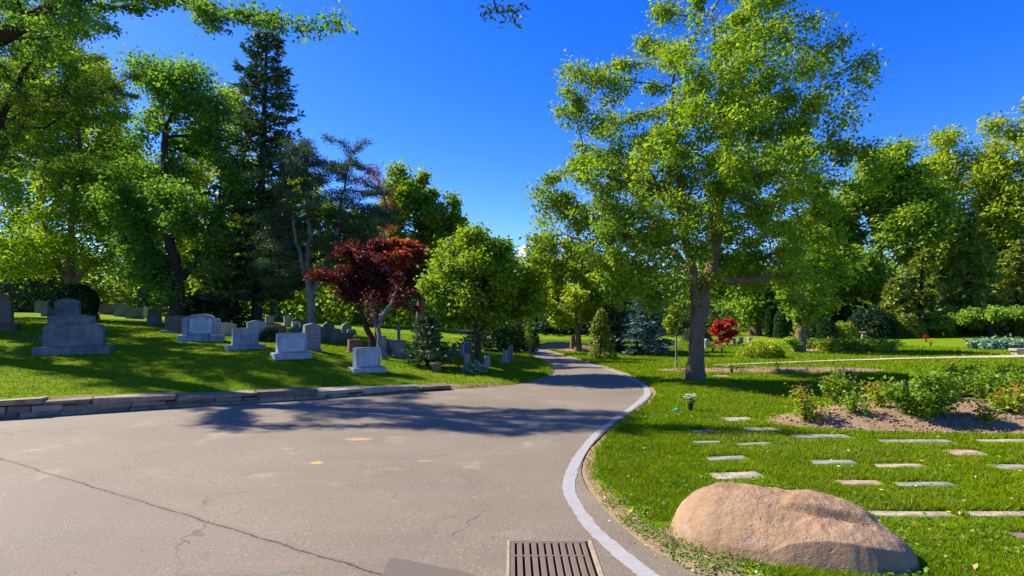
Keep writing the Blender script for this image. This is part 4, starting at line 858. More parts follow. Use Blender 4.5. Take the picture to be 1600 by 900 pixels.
def text_mesh(s, size, mat, parent, loc, ext=.002, name='lettering'):
    c = bpy.data.curves.new('t', 'FONT'); c.body = s; c.size = size; c.align_x = 'CENTER'; c.extrude = ext; c.resolution_u = 2; c.space_line = .85
    o = bpy.data.objects.new('t', c); COL.objects.link(o); dg = bpy.context.evaluated_depsgraph_get(); me = bpy.data.meshes.new_from_object(o.evaluated_get(dg))
    COL.objects.unlink(o); bpy.data.objects.remove(o)
    me.materials.clear(); l = link(name, me, mat, parent, loc); l.rotation_euler = (R(90), 0, 0); return l
def ledge(bm, x0, x1, y0, y1, z0, z1): bm_box(bm, x0, x1, y0, y1, z0, z1, .012, .004)
def headstone(label, px, py, wpx, hpx, kind, mat, d=None, basepx=None, base_h=.13, th=.22, yaw=38, title=None, lines=0, panel=None, base_mat=None, ink=INK, group='headstones on the shaded lawn', lean=0.0, name='headstone', split=False):
    x, y, z = (hit(px, py) if d is None else (at(px, d))); s = y / F; ya = R(yaw)
    beta = math.atan2(-x, y) # angle so that the face towards the camera is foreshortened by cos
    vis = abs(math.cos(ya)) ; W = wpx * s / (vis + .35 * abs(math.sin(ya)) * min(1, th / .5) + 1e-3) if abs(yaw) < 60 else wpx * s / 1.05
    bh = base_h if basepx else .0; h = hpx * s - bh
    rt = empty(name, (x, y, z), ya, label, 'headstone', group)
    if lean: rt.rotation_euler = (0, R(lean), ya)
    o = bm_obj('slab', extrude(profile(kind, W, h), -th / 2, th / 2, .012, bh + .001), mat, rt)
    if basepx:
        bw = W + (basepx - wpx) * s * 1.05; b = bmesh.new()
        if split: ledge(b, -bw / 2, bw * .18, -th * .95, th * .95, -.06, bh); ledge(b, bw * .19, bw / 2, -th * .95, th * .95, -.06, bh - .01)
        else: ledge(b, -bw / 2, bw / 2, -th * .95, th * .95, -.06, bh)
        bm_obj('base', b, base_mat or mat, rt)
    else:
        b = bmesh.new(); ledge(b, -W / 2 - .02, W / 2 + .02, -th / 2 - .02, th / 2 + .02, -.08, .03); bm_obj('footing', b, mat, rt)
    f = -th / 2
    if panel == 'arch':
        P = [(q[0] * .58, q[1]) for q in profile('segment', W, h * .74)]
        bm_obj('panel', extrude(P, f - .012, f + .01, .004, bh + h * .10), PANEL, o)
        P = [(W * .44 * math.cos(t), h * .70 + h * .245 * math.sin(t)) for t in np.linspace(.0, math.pi, 18)] ; P2 = [(q[0] * .8, h * .70 + (q[1] - h * .70) * .74) for q in P][::-1]
        b = bmesh.new(); n = len(P)
        for i in range(n - 1):
            v = [b.verts.new((*[(q[0]), f - .03][:2], q[1] + bh)) for q in (P[i], P[i + 1], P2[n - 2 - i], P2[n - 1 - i])]; b.faces.new(v)
        bmesh.ops.remove_doubles(b, verts=b.verts, dist=1e-4); r = bmesh.ops.extrude_face_region(b, geom=b.faces[:])
        for v in [q for q in r['geom'] if isinstance(q, bmesh.types.BMVert)]: v.co.y = f + .01
        bmesh.ops.recalc_face_normals(b, faces=b.faces); bm_obj('arch_moulding', b, mat, o)
        for sx in (-1, 1):
            b = bmesh.new(); bm_box(b, sx * W * .38 - .035, sx * W * .38 + .035, f - .035, f + .01, bh + .02, bh + h * .70, .006); bm_obj('pilaster', b, mat, o)
    elif panel == 'flat':
        b = bmesh.new(); bm_box(b, -W * .40, W * .40, f - .008, f + .01, bh + h * .08, bh + h * .72, .003); bm_obj('panel', b, PANEL, o)
    elif panel == 'pair':
        for sx in (-1, 1):
            b = bmesh.new(); bm_box(b, sx * W * .21 - W * .17, sx * W * .21 + W * .17, f - .008, f + .01, bh + h * .10, bh + h * .62, .003); bm_obj('panel', b, PANEL, o)
    ff = f - (.0125 if panel == 'arch' else .0085 if panel else .001)
    if title: text_mesh(title, h * .17, ink, o, (0, (f - .001) if panel in ('flat', 'pair') else ff, bh + h * (.68 if panel == 'arch' else .78)))
    if lines:
        b = bmesh.new(); rr = random.Random(int(px))
        cols = (-W * .21, W * .21) if panel == 'pair' else (0,)
        for c in cols:
            for i in range(lines):
                zz = bh + h * (.58 - .44 * i / lines) - (0.0 if panel != 'pair' else .02); x_ = c - W * (.27 if len(cols) == 1 else .12) * rr.uniform(.6, 1); xe = 2 * c - x_
                while x_ < xe:                                     # worn engraving too small to read: short cut strokes
                    l = rr.uniform(.01, .035); bm_box(b, x_, x_ + l, ff - .001, ff + .0015, zz, zz + h * .022); x_ += l + rr.uniform(.006, .014)
        bm_obj('lettering', b, ink, o)
    return rt, W, h
headstone('grey granite headstone with stepped shoulders carved DALE on a broad plinth', 117, 549, 76, 52, 'shoulder', S_GREY, 12.9, 96, .15, .26, 24, 'DALE', 6)
headstone('wide grey headstone with a gently curved top directly behind the one carved DALE', 113, 520, 58, 38, 'segment', S_GREY, 15.2, 74, .12, .24, 24, None, 2)
headstone('tall grey headstone with rounded top standing out above the two stacked in front', 106, 505, 31, 46, 'segment', S_GREY, 18.5, 44, .14, .24, 24, None, 4)
headstone('pale blue grey monument carved TAYLOR with arched hood and side pilasters', 315, 533, 53, 42, 'monument', S_BLUE, 15.6, 62, .16, .24, 20, 'TAYLOR', 6, 'arch', split=True)
headstone('wide black granite headstone in the shade at the foot of the bluish maple', 277, 517, 32, 27, 'flat', S_BLK, 18.6, 42, .1, .2, 25, None, 0, None, S_GREY)
headstone('tan pinkish headstone with slightly curved top right of the arched monument', 354, 523, 26, 21, 'segment', S_TAN, 18.2, None, .1, .2, 30)
headstone('pale headstone flaring at its foot, left of the dark low shrub', 383, 545, 36, 33, 'flare', S_BLUE, 14.2, 50, .1, .24, 36, None, 6)
headstone('tall pale upright headstone partly hidden behind the flared one', 401, 530, 26, 32, 'segment', S_BLUE, 16.8, None, .1, .2, 30, None, 4)
headstone('dark red brown headstone beside the dark low shrub', 431, 531, 27, 24, 'flat', S_RED, 17.6, None, .1, .2, 32)
headstone('brown rounded headstone half hidden behind the dark red one', 425, 522, 24, 23, 'segment', S_BRN, 19.5, None, .1, .2, 32)
headstone('square pale headstone with framed panel on a rough plinth, beside the tall pink stone', 455, 557, 39, 36, 'flat', S_WHT, 13.3, 52, .09, .26, 36, None, 3, 'flat')
headstone('tall narrow pinkish headstone with a low peaked top before the bare forked trunk', 487, 547, 22, 42, 'peak', S_PINK, 14.8, None, .1, .24, 36, None, 3)
headstone('square pale headstone with two inset panels, nearest to the wall end', 573, 577, 36, 36, 'flat', S_WHT, 13.3, 48, .09, .26, 36, None, 4, 'pair')
headstone('small red brown headstone under the purple maple', 555, 546, 20, 21, 'flat', S_RED, 16.2, 30, .05, .2, 34, None, 1)
headstone('narrow pale green upright stone beside the thin curving trunk', 598, 547, 9, 30, 'flat', S_BLUE, 17.0, None, .1, .18, 70)
headstone('grey stone with a rounded head amid the mossy group', 541, 505, 14, 14, 'round', S_GREY, 31)
MOSSY = [('mossy gothic pointed headstone left of the forked bare trunk', 463, 522, 17, 20, 'gothic', 21.5), ('tall mossy headstone hidden close behind the pink one', 476, 521, 11, 27, 'round', 22.5), ('slim mossy upright stone just right of the pink one', 504, 524, 10, 20, 'flat', 22),
         ('mossy headstone with rounded shoulders, back one of the overlapping pair', 515, 526, 13, 26, 'round', 22.5), ('squat mossy headstone, front one of the overlapping pair', 524, 528, 16, 21, 'segment', 21.2), ('broad low mossy block right of the overlapping pair', 541, 524, 19, 12, 'flat', 23.5),
         ('pale upright slab in the far group between two trunks', 449, 507, 9, 16, 'flat', 31), ('pale stone far off behind the brown headstone', 421, 504, 11, 15, 'flat', 31), ('bluish small stone far off between pale slabs', 462, 504, 10, 8, 'flat', 32),
         ('grey stone cross shaped lump at the back of the mossy group', 511, 508, 12, 16, 'gothic', 30), ('weathered stone at the back below the orange foliage', 549, 512, 12, 8, 'segment', 30)]
for lb, px, py, w, h, k, d in MOSSY: headstone(lb, px, py, w, h, k, S_OLV if 'pale' not in lb and 'blu' not in lb else S_BLUE, d, None, .1, .22, 32, group='weathered headstones farther back')
LEFTB = [('brown wide headstone behind the dark yew', 169, 490, 23, 17, 'segment', S_BRN, 33), ('grey arched headstone in the far row under the maples', 189, 492, 18, 21, 'arch', S_GREY, 32), ('grey square headstone in the far row under the maples', 210, 497, 23, 17, 'flat', S_GREY, 30),
         ('small tan headstone at the end of the far row', 228, 494, 10, 16, 'flat', S_TAN, 32), ('dark headstone standing behind a low grey one', 242, 497, 18, 19, 'arch', S_BLK, 29), ('low grey headstone in front of the dark far one', 241, 508, 19, 14, 'flat', S_GREY, 24),
         ('grey slab, first of the receding row beside the yew', 81, 492, 10, 31, 'flat', S_GREY, 25), ('grey slab, second of the receding row beside the yew', 72, 490, 11, 22, 'flat', S_GREY, 28), ('grey slab, third of the receding row beside the yew', 62, 488, 11, 20, 'segment', S_GREY, 31),
         ('dark narrow stone edge left of the tall grey headstone', 88, 500, 8, 24, 'flat', S_BRN, 20), ('low white stone far off past the edge of the lawn', 33, 486, 13, 12, 'flat', S_WHT, 34), ('broad whitish low wall tomb far off', 24, 486, 9, 14, 'peak', S_WHT, 35)]
for lb, px, py, w, h, k, mt, d in LEFTB: headstone(lb, px, py, w, h, k, mt, d, None, .1, .22, 40 if px < 100 else 20, group='headstones in the far rows')
headstone('dark polished monument with a brown back, cut by the edge of the view', -4, 512, 36, 48, 'segment', S_BLK, 16.5, 50, .2, .35, 30, None, 0, None, S_BRN)
headstone('tall brown weathered headstone behind the dark monument at the edge', 3, 497, 20, 44, 'arch', S_BRN, 22, None, .1, .3, 30)
SLIM = [('narrow dull brown stone seen nearly edge on, left of the slim group', 710, 554, 8, 21, 'flat', S_BRN, 18.5, 14), ('narrow bluish stone seen edge on among the slim group', 722, 554, 8, 19, 'flat', S_BLUE, 18.8, 12), ('tallest slim grey stone beside the round maple trunk', 729, 552, 6, 22, 'flat', S_GREY, 20, None),
        ('slim grey stone close to the round maple trunk', 734, 552, 5, 19, 'flat', S_GREY, 20.6, None), ('slim pink stone on a small plinth before the round maple', 730, 575, 8, 24, 'flat', S_PINK, 14.6, 12), ('small pale rounded stone right of the round maple trunk', 761, 571, 10, 17, 'arch', S_BLUE, 15.3, None),
        ('small pale stone on a plinth near the grass tip', 789, 567, 8, 17, 'flat', S_BLUE, 17.0, 13), ('thin grey stone behind the small pale one near the grass tip', 794, 562, 6, 16, 'flat', S_GREY, 18.2, None), ('tall thin grey post stone nearest to the grass tip', 798, 562, 5, 24, 'flat', S_GREY, 18.8, None)]
for lb, px, py, w, h, k, mt, d, bp in SLIM: headstone(lb, px, py, w, h, k, mt, d, bp, .07, .12, 72, group='slim stones near the road', title=None)
headstone('grey stone glimpsed behind the small dark fir', 690, 548, 11, 14, 'round', S_GREY, 19, None)
headstone('bluish grey stone in the shade below the cedar', 607, 540, 9, 14, 'flat', S_BLUE, 20, None, name='headstone'); headstone('brown dark stone in the shade right of the pale green one', 603, 545, 8, 18, 'flat', S_BRN, 18.6, None)
# pedestal with a cross shaft
x, y, z = at(623, 17.2); s = y / F; rt = empty('cross_monument', (x, y, z), R(35), 'pinkish tan pedestal monument carrying a slim stone cross', 'monument', 'headstones on the shaded lawn')
b = bmesh.new(); ledge(b, -.22, .22, -.2, .2, -.05, .09); bm_obj('base', b, S_PINK, rt)
b = bmesh.new(); bm_box(b, -.155, .155, -.14, .14, .091, .46, .015); bm_box(b, -.17, .17, -.155, .155, .4605, .50, .01); bm_obj('pedestal', b, S_PINK, rt)
b = bmesh.new(); bm_box(b, -.04, .04, -.035, .035, .501, .98, .01); bm_box(b, -.11, -.0405, -.03, .03, .80, .87, .008); bm_box(b, .0405, .11, -.03, .03, .80, .87, .008); bm_obj('cross', b, S_GREY, rt)
# stones on the far right lawn
for lb, px, py, w, h, k, mt, d in [('bluish grey rounded stone half hidden behind the big trunk', 1104, 547, 8, 14, 'round', S_BLUE, 27), ('small dark blue grey stone right of the red maple', 1146, 539, 6, 9, 'flat', S_GREY, 30), ('larger dark blue grey stone right of the red maple', 1157, 539, 8, 11, 'flat', S_GREY, 30),
                                    ('pale leaning stone behind the yellow flowering bush', 1172, 533, 6, 9, 'flat', S_WHT, 31)]:
    headstone(lb, px, py, w, h, k, mt, d, None, .1, .15, 20, group='stones on the far lawn', lean=-14 if 'leaning' in lb else 0)
# stone pot under the small fir
x, y, z = at(682, 14.1); b = bmesh.new(); bmesh.ops.create_cone(b, cap_ends=True, segments=20, radius1=.11, radius2=.13, depth=.2, matrix=Matrix.Translation((0, 0, .09)))
rt = empty('stone_pot', (x, y, z), 0, 'squat brown stone pot beside the small dark fir', 'pot'); bm_obj('body', b, flat_mat('pot_stone', (.15, .10, .06), .9), rt)
b = bmesh.new(); bmesh.ops.create_cone(b, cap_ends=True, segments=20, radius1=.138, radius2=.138, depth=.03, matrix=Matrix.Translation((0, 0, .206))); bm_obj('rim', b, flat_mat('pot_rim', (.20, .14, .09), .9), rt)
# blue strap lying against the arched monument
x, y, z = at(288, 14.9); b = bmesh.new(); bm_box(b, -.012, .012, -.012, .012, 0, .40, .004); o = bm_obj('blue_stake', b, flat_mat('blue_plastic', (.02, .18, .38), .4, .5), None, (x, y, z - .02)); o.rotation_euler = (0, R(28), 0)
tag(o, 'thin blue stake leaning in the grass before the arched monument', 'stake')

# ------------------------------------------------------------ flat grave markers in the near lawn
MK = [(1155, 655, 44, 7, 'tan'), (1191, 672, 50, 7, 'tan'), (1282, 682.5, 86, 8, 'grey'), (1178, 694, 55, 4, 'grey'), (1106, 692, 40, 5, 'grey'), (1100, 675, 36, 5, 'grey'), (1136, 716.5, 62, 7, 'grey'), (1152, 745.5, 80, 13, 'tan'), (1428, 690.5, 110, 6, 'grey'),
      (1570, 689, 90, 6, 'tan'), (1508, 709, 50, 11, 'pink'), (1580, 730, 56, 11, 'grey'), (1301, 724, 68, 8, 'grey'), (1405, 728, 74, 7, 'tan'), (1343, 754.5, 64, 11, 'pink'), (1443, 757, 88, 9, 'grey'), (1420, 804.5, 128, 12, 'tan'), (1562, 803.5, 100, 8, 'tan'), (1600, 840, 46, 10, 'brown'),
      (1260, 608, 30, 3, 'grey'), (1400, 598, 26, 3, 'grey'), (1390, 613, 30, 3, 'grey'), (1128, 588, 24, 2, 'tan')]
MKL = ['square tan marker nearest the earth mound tip', 'long tan marker below the earth mound tip', 'long grey marker at the front edge of the rose bed', 'thin grey marker half sunk, left of the long bed edge', 'overgrown marker in the first column near the road, middle one', 'overgrown marker in the first column near the road, top one',
       'grey marker above the pale one behind the boulder', 'broad pale marker directly behind the boulder', 'very long grey marker along the rose bed front', 'tan marker at the frame edge along the rose bed front', 'pink tilted marker by itself right of centre lawn', 'grey marker at the frame edge below the pink tilted one',
       'dark grey marker with a small plinth, left of a matching tan one', 'tan marker with yellow flower at its corner', 'pinkish tan marker, left of the long slate one', 'long slate grey marker with a tuft at its corner', 'longest pale tan marker right above the boulder', 'pale tan marker at the frame edge beyond the boulder', 'brown marker corner low at the frame edge',
       'small marker in the tree shade behind the rose bushes', 'small marker by the bare earth in the shade, farther one', 'small marker by the bare earth in the shade, nearer one', 'thin marker in the lawn beside the big trunk']
MC = {'tan': stone_mat('marker_tan', (.42, .355, .27), .5, 2.2, .3, .95, .1), 'grey': stone_mat('marker_grey', (.30, .29, .25), .5, 2.2, .35, .95, .1), 'pink': stone_mat('marker_pink', (.42, .29, .22), .5, 2.2, .2, .95, .1), 'brown': stone_mat('marker_brown', (.22, .15, .11), .7, 1.2)}
MRECT = []
for i, ((px, py, w, h, c), lb) in enumerate(zip(MK, MKL)):
    x, y, z = hit(px, py); s = y / F; W = w * s; Dp = min(.6, max(h * s * s * F / EYE * .7, .10)); a = random.uniform(-.05, .05) + (.10 if px < 1250 else -.02)
    b = bmesh.new(); bm_box(b, -W / 2, W / 2, -Dp / 2, Dp / 2, -.09, .006, .006, .004)
    rt = empty('grave_marker', (x, y, z), a, lb, 'grave marker', 'flat grave markers in the lawn'); rt.rotation_euler = (R(random.uniform(-1, 2)), R(random.uniform(-1, 1)), a)
    bm_obj('stone', b, MC[c], rt)
    b = bmesh.new(); rr = random.Random(i)
    for k in range(3):
        x_ = -W * .3
        while x_ < W * .3: l = rr.uniform(.015, .04); bm_box(b, x_, x_ + l, Dp * (.2 - .2 * k) - .008, Dp * (.2 - .2 * k) + .008, .0065, .0075); x_ += l + .012
    b.free()
    MRECT.append((x, y, W / 2 + .01, Dp / 2 + .015, a))

# ------------------------------------------------------------ flowers and small things on the right lawn
def vase(label, px, py, hpx, cols, vc=(.015, .015, .018), n=14, rs=1.0):
    x, y, z = hit(px, py); s = y / F; h = hpx * s; vh = h * .55
    rt = empty('flower_vase', (x, y, z), 0, label, 'flower vase', 'flower vases on the lawn'); b = bmesh.new()
    prof = [(0, 0), (.035, 0), (.038, .02), (.045, vh * .8), (.062, vh), (.055, vh), (.038, vh * .82), (0, vh * .8)]; k = 14; rg = []
    for r_, z_ in prof: rg.append([b.verts.new((r_ * math.cos(2 * math.pi * j / k), r_ * math.sin(2 * math.pi * j / k), z_)) for j in range(k)] if r_ else [b.verts.new((0, 0, z_))])
    for A_, B_ in zip(rg[:-1], rg[1:]):
        for j in range(k):
            f = [A_[j % len(A_)], A_[(j + 1) % len(A_)], B_[(j + 1) % len(B_)], B_[j % len(B_)]]; f = list(dict.fromkeys(f))
            if len(f) > 2: b.faces.new(f)
    bm_obj('vase', b, flat_mat('vase_plastic', vc, .35, .5), rt, None, True)
    rng = np.random.default_rng(int(px)); R_ = .11 * rs
    for ci, c in enumerate(cols):
        b = bmesh.new()
        for j in range(2 * n // len(cols)):
            dv = unit(rng.normal(size=3)); dv[2] = abs(dv[2]); ctr = np.array([0, 0, vh + R_ * .5]) + dv * R_ * rng.uniform(.4, 1) * np.array([1, .8, .8]) + (np.array([(ci - (len(cols) - 1) / 2) * .07, 0, 0]))
            for p in range(7):
                a = p * .9 + rng.random(); ax = Vector((math.cos(a), math.sin(a), .55)).normalized() * .032 * rs; sd2 = Vector((-math.sin(a), math.cos(a), 0)) * .016 * rs; o_ = Vector(ctr)
                b.faces.new([b.verts.new(o_), b.verts.new(o_ + ax * .6 + sd2), b.verts.new(o_ + ax * 1.1), b.verts.new(o_ + ax * .6 - sd2)])
        bm_obj('blossoms', b, leaf_mat('petals', tuple(q * .7 for q in c), c, trans=.25), rt)
    C = np.array([0, 0, vh]) + rng.normal(size=(60, 3)) * .035; C[:, 2] = vh + np.abs(C[:, 2] - vh); V, Q = leaf_quads(C, .05, rng, .4, -.3)
    link('leaves', np_mesh('leaves', V, Q, False, None, {'tint': rng.random(60)}), G_MID, rt)
vase('black cone vase of white flowers standing alone on the near lawn', 1079, 643, 26, [(.85, .84, .72)])
vase('small vase with white, red and yellow flowers beside the big trunk', 1143, 584, 14, [(.85, .82, .7), (.7, .03, .02), (.8, .55, .02)], (.06, .09, .03), 15, .95)
vase('purple flower ball rising behind the rose bushes', 1326, 603, 22, [(.45, .02, .42)], (.03, .05, .02), 16, 1.0)
for lb, px, py, c in [('orange red flower cluster near the red maple', 1114, 550, (.75, .10, .02)), ('pink flower cluster near the red maple', 1128, 550, (.75, .22, .40)), ('coral flowers before the small far stones', 1136, 541, (.7, .2, .15)), ('red flowers on the sunny far lawn before the dome trees', 1447, 535, (.8, .03, .08)),
                      ('yellow flowers lying on the sunny far lawn', 1454, 541, (.8, .62, .05)), ('orange flowers beside the dome tree trunk', 1553, 522, (.8, .30, .03)), ('pale blue white flowers right of the dome tree trunk', 1572, 523, (.7, .75, .8)), ('bright red flowers at the frame edge by the dome tree', 1592, 526, (.8, .02, .05)),
                      ('pink flowers at the foot of the clipped cedars', 1323, 530, (.7, .2, .4)), ('pale pink flowers behind the yellow flowering bush', 1174, 537, (.8, .35, .30))]:
    vase(lb, px, py, 8, [c], (.05, .08, .03), 12, 1.7)
# bird bath
x, y, z = at(1348, 31); rt = empty('bird_bath', (x, y, z), 0, 'small reddish stone bird bath behind the far rose bed', 'bird bath'); pm = flat_mat('bath_stone', (.38, .22, .16), .85)
b = bmesh.new(); bmesh.ops.create_cone(b, cap_ends=True, segments=14, radius1=.11, radius2=.06, depth=.5, matrix=Matrix.Translation((0, 0, .24))); bm_obj('pedestal', b, pm, rt)
b = bmesh.new(); bmesh.ops.create_cone(b, cap_ends=True, segments=18, radius1=.1, radius2=.2, depth=.1, matrix=Matrix.Translation((0, 0, .54))); bm_obj('bowl', b, flat_mat('bowl_stone', (.5, .32, .26), .85), rt)
# stone trough seat at the path end
x, y, z = at(1600, 22.3); rt = empty('stone_bench', (x, y, z), .1, 'low pale stone bench block where the path widens at the frame edge', 'bench')
b = bmesh.new(); bm_box(b, -.5, .5, -.18, .18, .14, .24, .012); bm_obj('seat', b, S_TAN, rt)
for sx in (-.36, .36): b = bmesh.new(); bm_box(b, sx - .07, sx + .07, -.14, .14, -.03, .139, .01); bm_obj('leg', b, S_TAN, rt)
# crumpled turquoise wrapper
x, y, z = hit(1058, 642); rng = np.random.default_rng(3); b = bmesh.new(); bmesh.ops.create_icosphere(b, subdivisions=2, radius=.05)
for v in b.verts: v.co = Vector((v.co.x * 1.2, v.co.y, v.co.z * .45)) * (1 + rng.normal() * .2)
tag(bm_obj('plastic_wrapper', b, flat_mat('wrapper', (.02, .35, .33), .3, .5), None, (x, y, z + .02)), 'crumpled turquoise plastic scrap on the grass near the white flowers', 'litter')
# bark stump by the bare earth
x, y, z = at(895, 25); b = bmesh.new(); bmesh.ops.create_cone(b, cap_ends=True, segments=12, radius1=.13, radius2=.1, depth=.6, matrix=Matrix.Translation((0, 0, .27)))
for v in b.verts: v.co += Vector((random.uniform(-.015, .015), random.uniform(-.015, .015), 0))
tag(bm_obj('tree_stump', b, BARK, None, (x, y, z)), 'short brown stump by the bare earth beyond the bend', 'stump')

# roses and shrubs of the beds
ROSE = [('low rose bush with red new shoots at the tip of the earth mound', 1262, 655, .30, .42, 1, 330), ('leafy rose bush in the back row below the purple flower', 1312, 633, .36, .50, 0, 700), ('small thin rose bush in the middle of the mound', 1338, 646, .20, .30, 0, 200), ('rose bush with red shoots right of the small thin one', 1378, 637, .28, .40, 1, 320),
        ('largest bright green rose bush in front on the mound', 1448, 652, .52, .60, 0, 2600), ('dense rose bush behind the largest one', 1510, 620, .42, .48, 0, 1500), ('dense dark rose bush at the back toward the frame edge', 1558, 628, .45, .48, 0, 1500), ('rose bush cut by the frame edge', 1607, 632, .45, .46, 0, 1300), ('small sparse rose shoot among bare earth', 1542, 660, .14, .34, 0, 110),
        ('reddish stemmed rose bush near the frame edge', 1578, 645, .3, .34, 1, 420), ('tall back row rose bush in the tree shade', 1530, 606, .6, .42, 0, 1200), ('back row rose bush in the tree shade at the frame edge', 1595, 603, .7, .45, 0, 1200)]
for i, (lb, px, py, r_, h, red, n) in enumerate(ROSE):
    x, y, z = hit(px, py); shrub('rose_bush', lb, x, y, r_, r_ * .8, h, G_MAIN if not red else G_YEL, NL(n * 2), .055, 'rose bush', 'rose bushes in the earth beds', 200 + i, 16 if n > 300 else 8, .055, L_ORG if red else L_BRZ, 60 if red else 10, .05, aspect=.55, bloomname='blossoms')
for i, (px, py) in enumerate([(1296, 549), (1315, 546), (1333, 549), (1350, 545), (1368, 549), (1385, 546)]):
    x, y, z = hit(px, py); shrub('rose_bush', ['low far rose bush at the end nearest the cedars', 'low far rose bush, second from the cedars', 'low far rose bush before the bird bath', 'low far rose bush just past the bird bath', 'low far rose bush near the end of the far bed', 'low far rose bush at the outer end of the far bed'][i], x, y, .62, .5, .42, G_YEL, NL(1000), .09, 'rose bush', 'rose bushes in the far bed', 220 + i, 14, .09)
for i, px in enumerate([1535, 1556, 1577, 1598]):
    x, y, z = hit(px, 545); shrub('silver_plant', ['first silvery leaved plant clump from the trunk side', 'second silvery leaved plant clump from the trunk side', 'third silvery leaved plant clump, nearly at the edge', 'silvery leaved plant clump cut by the frame edge'][i], x, y, .62, .5, .36, L_SIL, NL(900), .14, 'plant', 'silvery plants on the far lawn', 230 + i, 14, .09)
for i, px in enumerate([1062, 1150, 1215, 1262, 1305, 1320]):
    x, y, z = hit(px, 579); shrub('bare_rose', ['tiny shoot at the trunk end of the mulch strip', 'tiny shoot right of the flower vase in the mulch strip', 'small twiggy rose in the mulch strip, middle', 'taller twiggy rose in the mulch strip', 'small twiggy rose near the end of the mulch strip', 'last tiny twiggy rose of the mulch strip'][i], x, y, .13, .1, .28 + .1 * (i % 2), G_YEL, 60, .045, 'rose bush', 'twiggy roses in the mulch strip', 240 + i, 5, .04)

# ------------------------------------------------------------ loose earth, grass, petals
def bits(name, C, size, mat, rng, squash=.7, kind='stuff'):
    b = bmesh.new(); bmesh.ops.create_icosphere(b, subdivisions=1, radius=1); v0 = np.array([v.co for v in b.verts]); f0 = np.array([[v.index for v in f.verts] for f in b.faces]); b.free(); n = len(C)
    V = v0[None] * (1 + rng.normal(size=(n, len(v0), 1)) * .2) * size[:, None, None] * np.array([1, 1, squash]) + C[:, None]
    Fc = (f0[None] + (np.arange(n) * len(v0))[:, None, None]).reshape(-1, 3); o = link(name, np_mesh(name, V.reshape(-1, 3), Fc, False), mat); tag(o, kind=kind)
rng = np.random.default_rng(9); Cs = []
for poly, n in ((BED, 5200), (BED2, 900), (BED5, 500), (BED4, 500)):
    lo, hi = poly.min(0), poly.max(0); P = rng.uniform(lo, hi, (n * 2, 2)); P = P[sdf(P[:, 0], P[:, 1], poly) < .02][:n]; Cs.append(P)
P = np.vstack(Cs); t = NT('clods'); p = t.pos(); c = t.mix(t.noise(p, 14, 4, .7), (.15, .095, .055), (.38, .265, .16)); CL = t.pbr(c, .95, t.bump(t.noise(p, 120, 3), .5, .006), .05)
bits('soil_clods', np.column_stack([P, height(P[:, 0], P[:, 1]) + .008]), .008 + .02 * rng.random(len(P)) ** 2.2, CL, rng)
def on_lawn(x, y, margin=0.0):
    s = sdf(x, y, ROADC); ok = s > margin
    left = (x < -.9) & (y < 13.2); wl_ = np.interp(x, [w[0] for w in WALL], [w[1] for w in WALL]); ok &= ~((x < -1.15) & (y < wl_ + .42))
    for q, hh, w in BEDS: ok &= sdf(x, y, q) > .03 + .08 * snoise(x, y, 5)
    for mx, my, hw, hd, a in MRECT:
        dx, dy = x - mx, y - my; u = dx * math.cos(a) + dy * math.sin(a); v = -dx * math.sin(a) + dy * math.cos(a); ok &= ~((abs(u) < hw - .045 * snoise(x * 7, y * 7, 2)) & (abs(v) < hd - .02 * snoise(x * 9, y * 9, 2, 4)))
    bx, by = x - 1.98, y - 4.02; a = R(-32); u = bx * math.cos(a) + by * math.sin(a); v = -bx * math.sin(a) + by * math.cos(a); ok &= (u / .76) ** 2 + (v / .52) ** 2 > 1
    V_, = (np.interp(y, [w[1] for w in PATH], [w[0] for w in PATH]),); py_ = np.interp(x, [w[0] for w in PATH], [w[1] for w in PATH]); ok &= ~((x > 7) & (abs(y - py_) < np.interp(x, [7, 14, 20, 30], [.08, .2, .5, .65])))
    return ok
